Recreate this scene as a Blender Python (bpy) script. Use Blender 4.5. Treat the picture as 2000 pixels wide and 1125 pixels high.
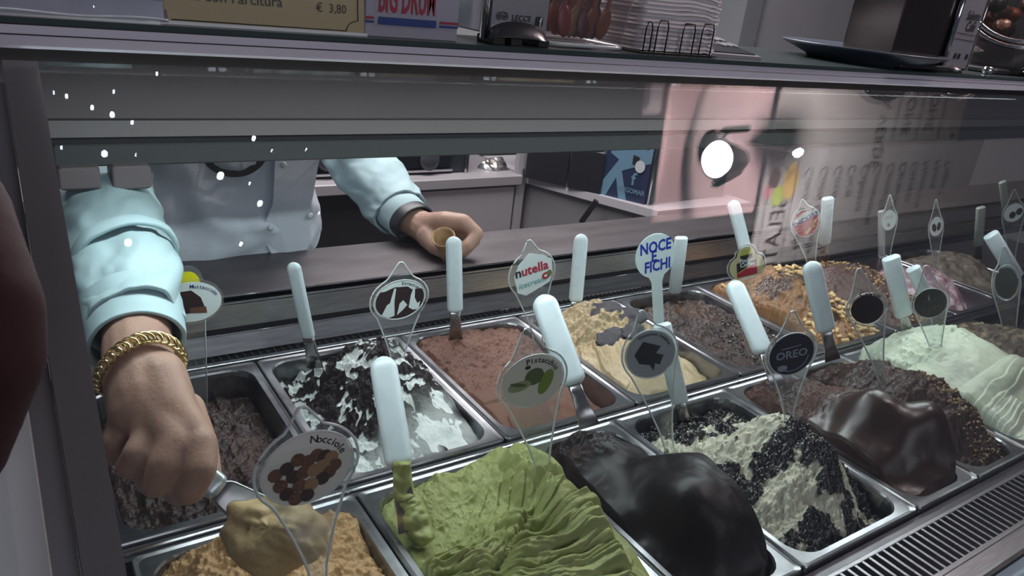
import bpy, math, random
import numpy as np
from mathutils import Vector
random.seed(4); rng = np.random.default_rng(4)
for o in list(bpy.data.objects): bpy.data.objects.remove(o)
sc = bpy.context.scene; COL = sc.collection

# ------------------------------------------------------------------ camera, world, lights, exposure
CAM = np.array([-.5643, -.7468, .6122]); ROT = (1.18511, -.11056, -.58261); FPX = 1484.3
cd = bpy.data.cameras.new('camera'); cam = bpy.data.objects.new('camera', cd); COL.objects.link(cam)
cam.location = CAM; cam.rotation_euler = ROT
cd.sensor_width = 36; cd.lens = FPX / 2000 * 36; cd.clip_start = .02
cd.dof.use_dof = True; cd.dof.focus_distance = 1.1; cd.dof.aperture_fstop = 16
sc.camera = cam
w = bpy.data.worlds.new('night'); sc.world = w; w.use_nodes = True
w.node_tree.nodes['Background'].inputs[0].default_value = (.10, .105, .135, 1)
w.node_tree.nodes['Background'].inputs[1].default_value = .4
def area(name, loc, rot, sx, sy, power, col):
    l = bpy.data.lights.new(name, 'AREA'); l.shape = 'RECTANGLE'; l.size = sx; l.size_y = sy; l.energy = power; l.color = col
    o = bpy.data.objects.new(name, l); COL.objects.link(o); o.location = loc; o.rotation_euler = rot; return o
area('case_led_strip', (.42, .09, .500), (math.radians(-8), 0, 0), 1.9, .03, 6.4, (.88, .98, 1.0))
area('back_room_light', (.5, 1.5, 1.75), (0, 0, 0), 2.2, .9, 105, (1.0, .95, .98))
area('front_fill', (.2, -3.2, 1.5), (math.radians(74), 0, 0), 3.0, 1.2, 24, (.90, .90, 1.0))  # unseen fill added behind the camera to brighten rail and marker fronts
area('case_front_led', (.42, .065, .503), (math.radians(-46), 0, 0), 1.9, .02, 2.1, (.88, .98, 1.0))
sc.view_settings.view_transform = 'Standard'; sc.view_settings.look = 'None'
sc.view_settings.exposure = 0; sc.view_settings.gamma = 1; sc.view_settings.use_curve_mapping = False
try: sc.cycles.transparent_max_bounces = 32
except Exception: pass

# ------------------------------------------------------------------ helpers
def Rm(rx, ry, rz):
    cx, sx, cy, sy, cz, sz = np.cos(rx), np.sin(rx), np.cos(ry), np.sin(ry), np.cos(rz), np.sin(rz)
    return np.array([[cz,-sz,0],[sz,cz,0],[0,0,1]]) @ np.array([[cy,0,sy],[0,1,0],[-sy,0,cy]]) @ np.array([[1,0,0],[0,cx,-sx],[0,sx,cx]])
RM = Rm(*ROT)
def ray(u, v): return RM @ np.array([(u-1000)/FPX, (562.5-v)/FPX, -1.])
def D(u, v, t): return CAM + t*ray(u, v)                       # point at depth t
def AT(u, v, ax, val):                                          # point on a world plane
    d = ray(u, v); i = 'XYZ'.index(ax); return CAM + (val-CAM[i])/d[i]*d
def nrm(v): v = np.asarray(v, float); return v/np.linalg.norm(v)
def lin(c):
    c = np.array(c, float); return tuple(np.where(c <= .04045, c/12.92, ((c+.055)/1.055)**2.4))
def h2(s): return lin([int(s[i:i+2], 16)/255 for i in (0, 2, 4)])

def mesh(name, V, F, smooth=True, attr=None):
    me = bpy.data.meshes.new(name)
    V = np.asarray(V, float)
    me.from_pydata(V.tolist(), [], [tuple(int(i) for i in f) for f in F]); 
    if smooth: me.polygons.foreach_set('use_smooth', [True]*len(me.polygons))
    if attr:
        for k, a in attr.items():
            A = me.attributes.new(k, 'FLOAT', 'POINT'); A.data.foreach_set('value', np.asarray(a, np.float32).ravel())
    me.update(); return me
def link(name, me, mat, parent=None):
    o = bpy.data.objects.new(name, me); COL.objects.link(o)
    if mat is not None and me is not None and not me.materials: me.materials.append(mat)
    if parent is not None: o.parent = parent
    return o
def rootloc(p):
    while p is not None and p.parent is not None: p = p.parent
    return np.array(p.location) if p is not None else np.zeros(3)
def part(name, VF, mat, parent, smooth=True, attr=None, label=None, stuff=False):
    V, F = VF; V = np.asarray(V, float) - rootloc(parent)
    o = link(name, mesh(name, V, F, smooth, attr), mat, parent)
    if label: o['label'] = label
    if stuff: o['kind'] = 'stuff'
    return o
def tag(o, label, cat, group=None, kind=None):
    if label: o['label'] = label
    if cat: o['category'] = cat
    if group: o['group'] = group
    if kind: o['kind'] = kind
    return o
def thing(name, loc, label, cat, group=None):
    o = bpy.data.objects.new(name, None); COL.objects.link(o); o.location = loc; o.empty_display_size = .02
    return tag(o, label, cat, group)
def solo(name, VF, mat, loc, label, cat, group=None, smooth=True, attr=None, kind=None):
    V, F = VF; o = link(name, mesh(name, np.asarray(V, float)-np.array(loc, float), F, smooth, attr), mat); o.location = loc
    return tag(o, label, cat, group, kind)
def join(*vfs):
    V = []; F = []; n = 0
    for v, f in vfs:
        V.append(np.asarray(v, float)); F += [tuple(i+n for i in q) for q in f]; n += len(v)
    return np.vstack(V), F
def box(x0, x1, y0, y1, z0, z1, b=0.0):
    if b <= 0:
        V = [(x, y, z) for z in (z0, z1) for y in (y0, y1) for x in (x0, x1)]
        return np.array(V, float), [(0,2,3,1),(4,5,7,6),(0,1,5,4),(2,6,7,3),(0,4,6,2),(1,3,7,5)]
    L = [rr((x0+x1)/2, (y0+y1)/2, (x1-x0)/2-e, (y1-y0)/2-e, b, 3, z) for e, z in ((b, z0), (0, z0+b), (0, z1-b), (b, z1))]
    return loft(L, True, True)
def rr(cx, cy, hx, hy, r, n, z):
    r = min(r, hx*.999, hy*.999); P = []
    for k, (sx, sy) in enumerate(((1,1),(-1,1),(-1,-1),(1,-1))):
        for i in range(n+1):
            a = (k+i/n)*math.pi/2; P.append((cx+sx*(hx-r)+r*math.cos(a), cy+sy*(hy-r)+r*math.sin(a), z))
    return np.array(P)
def loft(L, cap0=False, cap1=False, closed=True):
    n = len(L[0]); V = np.vstack(L); F = []
    for i in range(len(L)-1):
        for j in range(n if closed else n-1):
            a = i*n+j; b = i*n+(j+1) % n; F.append((a, b, b+n, a+n))
    if cap0: F.append(tuple(range(n-1, -1, -1)))
    if cap1: F.append(tuple(range((len(L)-1)*n, len(L)*n)))
    return V, F
def basis(d):
    d = nrm(d); a = np.array([0,0,1.]) if abs(d[2]) < .9 else np.array([1.,0,0])
    s = nrm(np.cross(d, a)); return s, np.cross(s, d)
def tube(P, r, n=10, caps=True, flat=1.0, side=None, closed=False):
    P = [np.asarray(p, float) for p in P]; R = r if hasattr(r, '__len__') else [r]*len(P); L = []
    N = len(P)
    for i, p in enumerate(P):
        if closed: d = P[(i+1) % N]-P[i-1]
        else: d = P[min(i+1, N-1)]-P[max(i-1, 0)]
        d = nrm(d)
        if side is None: s, u = basis(d)
        else: s = nrm(np.asarray(side)-np.dot(side, d)*d); u = np.cross(s, d)
        L.append(np.array([p+R[i]*(math.cos(a)*s+flat*math.sin(a)*u) for a in np.linspace(0, 2*math.pi, n, endpoint=False)]))
    if closed: L.append(L[0]); return loft(L)
    return loft(L, caps, caps)
def capsule(p0, r0, p1, r1, n=14):
    p0 = np.asarray(p0, float); p1 = np.asarray(p1, float); d = nrm(p1-p0+1e-9); P = []; R = []
    for a in np.linspace(-90, 0, 5)[0:]: P.append(p0+d*r0*math.sin(math.radians(a))); R.append(max(r0*math.cos(math.radians(a)), 1e-4))
    for a in np.linspace(0, 90, 5): P.append(p1+d*r1*math.sin(math.radians(a))); R.append(max(r1*math.cos(math.radians(a)), 1e-4))
    s, u = basis(d)
    L = [np.array([p+r*(math.cos(t)*s+math.sin(t)*u) for t in np.linspace(0, 2*math.pi, n, endpoint=False)]) for p, r in zip(P, R)]
    return loft(L, True, True)
def lathe(prof, c, n=32, axis=(0,0,1), sx=None):
    ax = nrm(axis); s, u = basis(ax)
    L = [np.array([np.asarray(c)+ax*z+r*(math.cos(a)*s+math.sin(a)*u) for a in np.linspace(0, 2*math.pi, n, endpoint=False)]) for r, z in prof]
    return loft(L, prof[0][0] > 1e-5, prof[-1][0] > 1e-5)
def quadgrid(nu, nv):
    i = np.arange((nu)*(nv)).reshape(nv, nu)
    return np.stack([i[:-1,:-1], i[:-1,1:], i[1:,1:], i[1:,:-1]], -1).reshape(-1, 4)
class Fr:                                                       # a local frame: side, up, normal
    def __init__(s, O, S, U):
        s.O = np.asarray(O, float); s.U = nrm(U); S = np.asarray(S, float); s.S = nrm(S-np.dot(S, s.U)*s.U); s.N = np.cross(s.S, s.U)
    def __call__(s, P, e=0.):
        P = np.asarray(P, float)
        z = P[:, 2:3] if P.shape[1] > 2 else 0
        return s.O+P[:, :1]*s.S+P[:, 1:2]*s.U+(e+z)*s.N
def text2d(body, size, bold=0., align='CENTER', shear=0., sx=1.):
    cu = bpy.data.curves.new('t', 'FONT'); cu.body = body; cu.size = size; cu.align_x = align; cu.align_y = 'CENTER'
    cu.resolution_u = 2; cu.offset = bold*size; cu.shear = shear
    ob = bpy.data.objects.new('t', cu); COL.objects.link(ob)
    me = ob.to_mesh(); V = np.array([v.co[:] for v in me.vertices]).reshape(-1, 3); F = [tuple(p.vertices) for p in me.polygons]
    ob.to_mesh_clear(); bpy.data.objects.remove(ob); bpy.data.curves.remove(cu)
    V[:, 0] *= sx
    return V[:, :2], F
def arctext(body, size, a, b, ang0, ang1):
    """letters along an ellipse a x b from ang0 to ang1 (degrees), reading clockwise"""
    out = []
    n = len(body)
    arc = math.radians(abs(ang1-ang0))*math.hypot(a, b)/math.sqrt(2); size = min(size, 2.25*arc/n)
    for i, ch in enumerate(body):
        if ch == ' ': continue
        t = math.radians(ang0+(ang1-ang0)*(i+.5)/n); V, F = text2d(ch, size, .012)
        tx, ty = a*math.sin(t), -b*math.cos(t); dx, dy = nrm((tx, ty))
        q = np.array([a*math.cos(t), b*math.sin(t)])
        out.append((q+np.outer(V[:, 0], [dx, dy])+np.outer(V[:, 1], [-dy, dx]), F))
    V = np.vstack([o[0] for o in out]); F = []; k = 0
    for v, f in out: F += [tuple(i+k for i in q) for q in f]; k += len(v)
    return V, F
def ell(a, b, n=40, cx=0, cy=0, rot=0):
    t = np.linspace(0, 2*math.pi, n, endpoint=False); c, s = math.cos(rot), math.sin(rot)
    x, y = a*np.cos(t), b*np.sin(t); return np.stack([cx+c*x-s*y, cy+s*x+c*y], 1)
def poly(P): return np.asarray(P, float), [tuple(range(len(P)))]
def slab(fr, P, e0, e1):
    A = fr(P, e0); B = fr(P, e1); n = len(P)
    return np.vstack([A, B]), [tuple(range(n-1, -1, -1)), tuple(range(n, 2*n))]+[(i, (i+1) % n, n+(i+1) % n, n+i) for i in range(n)]
def flat(fr, VF, e): return fr(VF[0], e), VF[1]

def spline(P, n):
    P = np.asarray(P, float); t = np.linspace(0, len(P)-1, n); out = []
    for x in t:
        i = min(int(x), len(P)-2); f = x-i; p0 = P[max(i-1, 0)]; p1 = P[i]; p2 = P[i+1]; p3 = P[min(i+2, len(P)-1)]
        out.append(.5*((2*p1)+(-p0+p2)*f+(2*p0-5*p1+4*p2-p3)*f*f+(-p0+3*p1-3*p2+p3)*f**3))
    return np.array(out)
# numpy noise
def _h(ix, iy, s):
    h = (ix.astype(np.int64)*374761393+iy.astype(np.int64)*668265263+s*1442695041) & 0xffffffff
    h = ((h ^ (h >> 13))*1274126177) & 0xffffffff; h = (h ^ (h >> 16)) & 0xffff
    return h/65535.
def vn(x, y, s=0):
    ix = np.floor(x); iy = np.floor(y); fx = x-ix; fy = y-iy; fx = fx**3*(fx*(fx*6-15)+10); fy = fy**3*(fy*(fy*6-15)+10)
    a = _h(ix, iy, s); b = _h(ix+1, iy, s); c = _h(ix, iy+1, s); d = _h(ix+1, iy+1, s)
    return (a+(b-a)*fx+(c-a)*fy+(a-b-c+d)*fx*fy)*2-1
def fbm(x, y, f, s=0, o=5, g=.5):
    r = 0; a = 1; t = 0
    for i in range(o):
        r = r+a*vn(x*f+13.7*i, y*f-7.3*i, s+i); t += a; a *= g; f *= 2.03
    return r/t*1.6
def ridged(x, y, f, s=0, o=4):
    r = 0; a = 1; t = 0
    for i in range(o): r = r+a*(1-2*np.abs(vn(x*f+5.1*i, y*f+9.2*i, s+i))); t += a; a *= .5; f *= 2.1
    return r/t
def sstep(a, b, x): t = np.clip((x-a)/(b-a), 0, 1); return t*t*(3-2*t)

# ------------------------------------------------------------------ materials
MAT = {}
def M(name, col, rough=.5, metal=0., spec=.5, noise=None, bump=None, trans=0, sss=0, emit=None, coat=0, attr=None, alpha=None):
    """noise=(scale, colour2, lo, hi); bump=(scale, strength, distance); attr=(name, colour2, rough2)"""
    if name in MAT: return MAT[name]
    m = bpy.data.materials.new(name); m.use_nodes = True; nt = m.node_tree; b = nt.nodes['Principled BSDF']
    b.inputs['Base Color'].default_value = (*col, 1); b.inputs['Roughness'].default_value = rough; b.inputs['Metallic'].default_value = metal
    b.inputs['Specular IOR Level'].default_value = spec
    if coat: b.inputs['Coat Weight'].default_value = coat; b.inputs['Coat Roughness'].default_value = .15
    if trans: b.inputs['Transmission Weight'].default_value = trans
    if sss: b.inputs['Subsurface Weight'].default_value = sss; b.inputs['Subsurface Radius'].default_value = (.006, .003, .002); b.inputs['Subsurface Scale'].default_value = 1
    if emit: b.inputs['Emission Color'].default_value = (*emit[0], 1); b.inputs['Emission Strength'].default_value = emit[1]
    tc = nt.nodes.new('ShaderNodeTexCoord'); src = None
    if noise:
        n = nt.nodes.new('ShaderNodeTexNoise'); n.inputs['Scale'].default_value = noise[0]; n.inputs['Detail'].default_value = 6
        mp = nt.nodes.new('ShaderNodeMapping'); nt.links.new(tc.outputs['Object'], mp.inputs[0]); nt.links.new(mp.outputs[0], n.inputs['Vector'])
        if len(noise) > 4: mp.inputs['Scale'].default_value = noise[4]
        r = nt.nodes.new('ShaderNodeValToRGB'); r.color_ramp.elements[0].position = noise[2]; r.color_ramp.elements[1].position = noise[3]
        r.color_ramp.elements[0].color = (*col, 1); r.color_ramp.elements[1].color = (*noise[1], 1)
        nt.links.new(n.outputs[0], r.inputs[0]); src = r.outputs[0]
    if attr:
        a = nt.nodes.new('ShaderNodeAttribute'); a.attribute_name = attr[0]
        mx = nt.nodes.new('ShaderNodeMix'); mx.data_type = 'RGBA'; mx.inputs['A'].default_value = (*col, 1); mx.inputs['B'].default_value = (*attr[1], 1)
        if src: nt.links.new(src, mx.inputs['A'])
        nt.links.new(a.outputs['Fac'], mx.inputs['Factor']); src = mx.outputs['Result']
        mr = nt.nodes.new('ShaderNodeMapRange'); mr.inputs['To Min'].default_value = rough; mr.inputs['To Max'].default_value = attr[2]
        nt.links.new(a.outputs['Fac'], mr.inputs['Value']); nt.links.new(mr.outputs[0], b.inputs['Roughness'])
    if src: nt.links.new(src, b.inputs['Base Color'])
    if bump:
        n = nt.nodes.new('ShaderNodeTexNoise'); n.inputs['Scale'].default_value = bump[0]; n.inputs['Detail'].default_value = 5
        if len(bump) > 3:
            mp = nt.nodes.new('ShaderNodeMapping'); mp.inputs['Scale'].default_value = bump[3]; nt.links.new(tc.outputs['Object'], mp.inputs[0]); nt.links.new(mp.outputs[0], n.inputs['Vector'])
        else: nt.links.new(tc.outputs['Object'], n.inputs['Vector'])
        bp = nt.nodes.new('ShaderNodeBump'); bp.inputs['Strength'].default_value = bump[1]; bp.inputs['Distance'].default_value = bump[2]
        nt.links.new(n.outputs[0], bp.inputs['Height']); nt.links.new(bp.outputs[0], b.inputs['Normal'])
    MAT[name] = m; return m
def glassmat(name, tint=(1,1,1), body=0., bodycol=(.8,.85,.85), boost=1., rough=0.):
    """clear sheet: see-through, mirror-like at grazing angles, with a thin milky body"""
    m = bpy.data.materials.new(name); m.use_nodes = True; nt = m.node_tree; nt.nodes.clear()
    out = nt.nodes.new('ShaderNodeOutputMaterial'); tr = nt.nodes.new('ShaderNodeBsdfTransparent'); tr.inputs[0].default_value = (*tint, 1)
    gl = nt.nodes.new('ShaderNodeBsdfGlossy'); gl.inputs['Roughness'].default_value = rough; gl.inputs[0].default_value = (1,1,1,1)
    geo = nt.nodes.new('ShaderNodeNewGeometry'); mr = nt.nodes.new('ShaderNodeMapRange'); mr.inputs['To Min'].default_value = 1.5; mr.inputs['To Max'].default_value = 1/1.5
    nt.links.new(geo.outputs['Backfacing'], mr.inputs['Value'])
    fr = nt.nodes.new('ShaderNodeFresnel'); nt.links.new(mr.outputs[0], fr.inputs['IOR'])
    mu = nt.nodes.new('ShaderNodeMath'); mu.operation = 'MULTIPLY'; mu.use_clamp = True; mu.inputs[1].default_value = boost; nt.links.new(fr.outputs[0], mu.inputs[0])
    mx = nt.nodes.new('ShaderNodeMixShader'); nt.links.new(mu.outputs[0], mx.inputs[0]); nt.links.new(gl.outputs[0], mx.inputs[2])
    base = tr.outputs[0]
    if body:
        df = nt.nodes.new('ShaderNodeBsdfDiffuse'); df.inputs[0].default_value = (*bodycol, 1); m2 = nt.nodes.new('ShaderNodeMixShader'); m2.inputs[0].default_value = body
        nt.links.new(tr.outputs[0], m2.inputs[1]); nt.links.new(df.outputs[0], m2.inputs[2]); base = m2.outputs[0]
    nt.links.new(base, mx.inputs[1]); nt.links.new(mx.outputs[0], out.inputs[0]); MAT[name] = m; return m

STEEL = M('brushed_steel', (.33,.335,.355), .34, 1., noise=(30, (.42,.425,.445), .35, .65, (1,14,14)), bump=(60, .06, .002, (1,30,30)))
STEELD = M('dark_steel', (.13,.13,.142), .36, .9, noise=(14, (.18,.18,.192), .35, .65, (1,10,10)))
PANS = M('pan_steel', (.25,.255,.27), .30, 1., noise=(40, (.32,.325,.34), .4, .62), bump=(25, .05, .003))
CHROME = M('chrome', (.62,.62,.64), .12, 1.)
ALU = M('aluminium_rail', (.62,.58,.66), .45, .2, bump=(8, .02, .002, (1,40,40)))
PANEL = M('grey_panel', (.128,.107,.112), .5, 0., noise=(3, (.145,.123,.128), .3, .7))
LIP = M('grey_lip', (.21,.195,.195), .45, .2)
DARK = M('black_plastic', (.012,.012,.014), .45)
DGREEN = M('dark_glass_edge', (.035,.05,.05), .25)
WHITE = M('white_plastic', (.56,.66,.69), .38, 0, noise=(60, (.51,.61,.64), .45, .7))
WHITEP = M('white_paint', (.55,.54,.56), .5)
GLASS = glassmat('pane_glass', (.985,.995,.99), boost=1.25)
ACRY = glassmat('clear_acrylic', (.92,.94,.94), body=.05, boost=1.0)
ACRE = M('acrylic_edge', (.62,.66,.66), .25, trans=.2)

# ------------------------------------------------------------------ layout
P_, N_ = .255, .17                                             # wide and narrow pan pitch
FX = [-.242-P_, -.242, .013, .183, .438, .608, .778, 1.033, 1.288]  # front row seams
YF0, YF1 = -.380, -.022; YB0, YB1 = 0.0, .358
XL, XR = -.523, 3.3
GA = np.array([0,-.49,0.]); GB = np.array([0,.05,.505]); GD = nrm(GB-GA); GN = np.array([0,-GD[2],GD[1]])
def mirror(P): P = np.asarray(P, float); return P-2*np.dot(P-GA, GN)*GN
def prismX(prof, x0, x1):
    n = len(prof); V = [(x0, y, z) for y, z in prof]+[(x1, y, z) for y, z in prof]
    return np.array(V, float), [tuple(range(n)), tuple(range(2*n-1, n-1, -1))]+[(i, n+i, n+(i+1) % n, (i+1) % n) for i in range(n)]

# ------------------------------------------------------------------ the display case
case = thing('gelato_display_case', (0,0,-.2), 'long steel gelato display case with slanted front glass and shelf on top', 'display case')
def cp(name, VF, mat, smooth=False, label=None, parent=None): return part(name, VF, mat, parent or case, smooth, label=label)
# front glass: a slab on the slanted plane
gz = np.linspace(0, 1, 2)
a0 = GA+GD*.0; a1 = GB-GD*.01
cp('front_glass', (np.array([(x, *(p+GN*e)[1:]) for x in (XL-.026, XR) for p in (a0, a1) for e in (0, .006)]),
   [(0,1,3,2),(4,6,7,5),(0,4,5,1),(2,3,7,6),(0,2,6,4),(1,5,7,3)]), GLASS, label='slanted clear front glass')
# top rail with two steps, and the glass shelf
cp('top_rail', join(prismX([(.052,.511),(.047,.514),(.046,.5225),(.048,.5235),(.048,.5315),(.085,.5315),(.085,.511)], XL-.25, XR)), ALU, label='pale aluminium rail with a groove')
cp('rail_groove_shade', tube([(XL-.25,.0467,.5229),(XR,.0467,.5229)], .0009, 6), DARK)  # dark bead standing in for the shade of the rail's groove
cp('rail_shadow_gap', tube([(XL-.25,.0478,.5317),(XR,.0478,.5317)], .0009, 6), DARK)
cp('shelf_glass', box(XL-.25, XR, .046, .36, .532, .5375), DGREEN, label='dark edged glass shelf top')
cp('corner_post', (np.array([(x, *(GA+GD*t-GN*e)[1:]) for x in (-.549, -.523) for t in (-.02, .735) for e in (.001, .02)]),
   [(0,1,3,2),(4,6,7,5),(0,4,5,1),(2,3,7,6),(0,2,6,4),(1,5,7,3)]), PANEL, label='dark grey slanted frame post')
for x0, x1, m, e0, nm in ((-.566,-.5495,LIP,.012,'end_trim'), (-.60,-.567,WHITEP,.05,'end_panel')):
    cp(nm, (np.array([(x, *(GA+GD*t-GN*e)[1:]) for x in (x0, x1) for t in (-.02, .72) for e in (e0, e0+.02)]),
       [(0,1,3,2),(4,6,7,5),(0,4,5,1),(2,3,7,6),(0,2,6,4),(1,5,7,3)]), m)
# back canopy: fascia, lip, dark gap, grey-green light box
LY = .33
def ZL(u, v): return AT(u, v, 'Y', LY)[2]
zl, zb, zc, zd = ZL(600,232), ZL(600,262), ZL(600,276), ZL(600,313)
cp('canopy_fascia', box(XL-.03, XR, LY+.002, LY+.02, zl, .531), PANEL)
cp('canopy_lip', box(XL+.004, XR, LY-.004, LY+.016, zb, zl-.0015), LIP)
cp('canopy_gap', box(XL+.004, XR, LY+.004, LY+.016, zc, zb), DARK)
cp('light_box', box(XL+.02, XR, LY, LY+.04, zd, zc, .002), M('green_grey_paint', (.052,.058,.057), .5), label='grey green strip above the service opening')
for (u0, u1, vb) in ((113,196,372),(219,296,371)):
    p0 = AT(u0, 340, 'Y', LY-.02); p1 = AT(u1, 340, 'Y', LY-.02); zz = AT((u0+u1)/2, vb, 'Y', LY-.02)[2]
    cp('hinge_block', box(p0[0], p1[0], LY-.02, LY+.03, zz, zd+.004, .003), PANEL, label='grey block under the canopy')
# steel riser behind the pans
RY = .405
cp('counter_top', box(XL-.2, XR, RY, .578, .085, .098, .002), M('counter_steel', (.10,.088,.092), .42, .75, noise=(5, (.14,.126,.13), .35, .65, (1,4,4))), label='dull steel counter behind the pans')
cp('counter_edge', tube([(XL-.02, RY-.001, .0975), (XR, RY-.001, .0975)], .0016, 6), CHROME)
cp('riser_upper', box(XL, XR, RY, RY+.01, .083-.0, .0975), STEEL)
cp('riser_lower', prismX([(RY-.003,.082),(RY-.008,.046),(RY+.01,.046),(RY+.01,.082)], XL, XR), STEEL)
cp('riser_gap', box(XL, XR, RY-.001, RY+.01, .030, .046), DARK)
cp('riser_bead', tube([(XL, RY-.006, .0335), (XR, RY-.006, .0335)], .0015, 6), CHROME)
cp('riser_glass', prismX([(RY-.006,.032),(RY-.018,.004),(RY-.012,.002),(RY,.032)], XL, XR), STEELD)
cp('drain_strip', box(XL, XR, .372, .392, -.012, -.002), DARK, label='black ribbed strip')
rib = mesh('rib', *box(-.0012,.0012,-.008,.008,0,.0035), smooth=False)
for i in range(300):
    o = link('rib', rib, STEELD, case); o.location = (XL+.02+i*.0125, .382, -.002+.2)
cp('back_ledge', box(XL, XR, .360, .371, -.01, .002, .001), STEEL)
cp('pan_rail', box(XL, XR, YF1, YB0, -.03, -.006), STEELD)
cp('pan_rail_bead', tube([(XL, -.011, -.0045), (XR, -.011, -.0045)], .003, 8), CHROME)
cp('front_ledge', box(XL, XR, -.398, YF0-.001, -.03, -.010), STEELD)
cp('front_bead', box(XL, XR, -.4035, -.397, -.02, -.003, .001), STEEL)
# air grille of slats
cp('grille_back', box(XL, XR, -.4655, -.398, -.035, -.03), DARK)
cp('grille_frame', box(XL, XR, -.467, -.4595, -.02, -.003, .001), STEEL)
sl = mesh('slat', *join(box(-.0022,.0022,-.4605,-.3975,-.012,-.0035)), smooth=False)
for i in range(125):
    o = link('slat', sl, CHROME if False else STEEL, case); o.location = (XL+.03+i*.0152, 0, .2)
cp('glass_channel', prismX([(-.467,-.004),(-.489,-.004),(-.492,-.012),(-.467,-.03)], XL-.03, XR), STEEL)
cp('channel_seal', box(XL-.03, XR, -.4945, -.4895, -.02, -.006), DARK)
cp('front_apron', prismX([(-.495,-.012),(-.62,-.05),(-.62,-.09),(-.495,-.06)], XL-.1, XR), M('blue_white_front', (.33,.42,.48), .25), label='pale blue front below the glass')
cp('well', box(XL-.01, XR, -.40, .40, -.20, -.19), DARK)
cp('side_wall', box(XL-.012, XL-.001, -.40, .40, -.19, .02), WHITEP)

# ------------------------------------------------------------------ pans
def pan_mesh(wd):
    hx, hy = wd/2-.0012, .179-.001; L = []
    for e, r, z in ((0,.006,-.012),(0,.006,-.002),(.0012,.006,0),(.0055,.010,-.0012),(.0125,.036,-.0014),(.0140,.036,-.0042),(.0150,.036,-.010),(.026,.036,-.15),(.040,.03,-.156)):
        L.append(rr(0, 0, hx-e, hy-e, r, 6, z))
    V, F = loft(L, False, True); return mesh('pan', V, F, False)
PM = {P_: pan_mesh(P_), N_: pan_mesh(N_)}
BACK = [('dark chocolate biscuit gelato with chips', 'leftmost pan of the back row under the server\'s hand'),
        ('white stracciatella gelato', ''), ('plain milk chocolate gelato', ''), ('cream gelato with dark figs', ''), ('dark brown coffee chocolate gelato', ''),
        ('caramel gelato with whole peanuts', ''), ('chocolate gelato with chopped nuts', ''), ('pink purple cherry gelato', ''), ('greyish brown gelato in the far corner', '')]
FRONT = ['pale brown hazelnut gelato', 'green pistachio gelato', 'black dark chocolate gelato', 'black and white cookie gelato', 'glossy peaked chocolate gelato', 'chocolate gelato edged with nut pieces', 'white cream gelato', 'dark nut gelato behind the white cream']
pans = []
for i, (nm, _) in enumerate(BACK):
    x0 = -2*P_+i*P_
    o = link('gelato_pan', PM[P_], PANS); o.location = (x0+P_/2, (YB0+YB1)/2, 0); tag(o, 'back row steel pan holding '+nm, 'pan', 'steel gelato pans')
for i, nm in enumerate(FRONT):
    wd = N_ if abs(FX[i+1]-FX[i]-N_) < .01 else P_
    o = link('gelato_pan', PM[wd], PANS); o.location = ((FX[i]+FX[i+1])/2, (YF0+YF1)/2, 0); tag(o, 'front row steel pan holding '+nm, 'pan', 'steel gelato pans')

# ------------------------------------------------------------------ gelato
def seg_dist(X, Y, Pl):
    best = np.full(X.shape, 1e9); side = np.zeros(X.shape); S = np.zeros(X.shape); acc = 0
    Ls = [np.hypot(*(Pl[i+1]-Pl[i])) for i in range(len(Pl)-1)]; tot = sum(Ls)
    for i, l in enumerate(Ls):
        a = Pl[i]; d = (Pl[i+1]-a)/l; t = np.clip((X-a[0])*d[0]+(Y-a[1])*d[1], 0, l)
        dx, dy = X-a[0]-t*d[0], Y-a[1]-t*d[1]; q = np.hypot(dx, dy); m = q < best
        best = np.where(m, q, best); side = np.where(m, np.sign(d[0]*dy-d[1]*dx), side); S = np.where(m, (acc+t)/tot, S); acc += l
    return best, side, S
def smooth_poly(P, n=5):
    P = np.asarray(P, float)
    for _ in range(2):
        Q = [P[0]]
        for a, b in zip(P[:-1], P[1:]): Q += [a*.75+b*.25, a*.25+b*.75]
        P = np.array(Q+[P[-1]])
    return P
def stroke(X, Y, z, pts, zl, width, height, nr=5, amp=.0025, seed=0, sharp=.7):
    """one spatula pass: a raised curved band with lamellae along it, laid over what is below"""
    Pl = smooth_poly([AT(u, v, 'Z', zl)[:2] for u, v in pts])
    wx = X+.004*fbm(X, Y, 18, seed, 2); wy = Y+.004*fbm(X, Y, 18, seed+9, 2)
    d, sd, s = seg_dist(wx, wy, Pl); q = d/width*sd
    env = np.clip(1-q*q, 0, 1)**.5*np.clip(np.minimum(s, 1-s)*6+.15, 0, 1)**.5
    ph = (q*.5+.5)*nr+.3*fbm(X, Y, 16, seed+3, 2); saw = (ph-np.floor(ph))
    lam = (saw**sharp)*np.clip((1-saw)*7, 0, 1)
    inside = d < width
    return np.where(inside, np.maximum(z, z*.6+height*env*.7+(z*.4)*env+amp*lam*env), z)
GEL = {}
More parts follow.
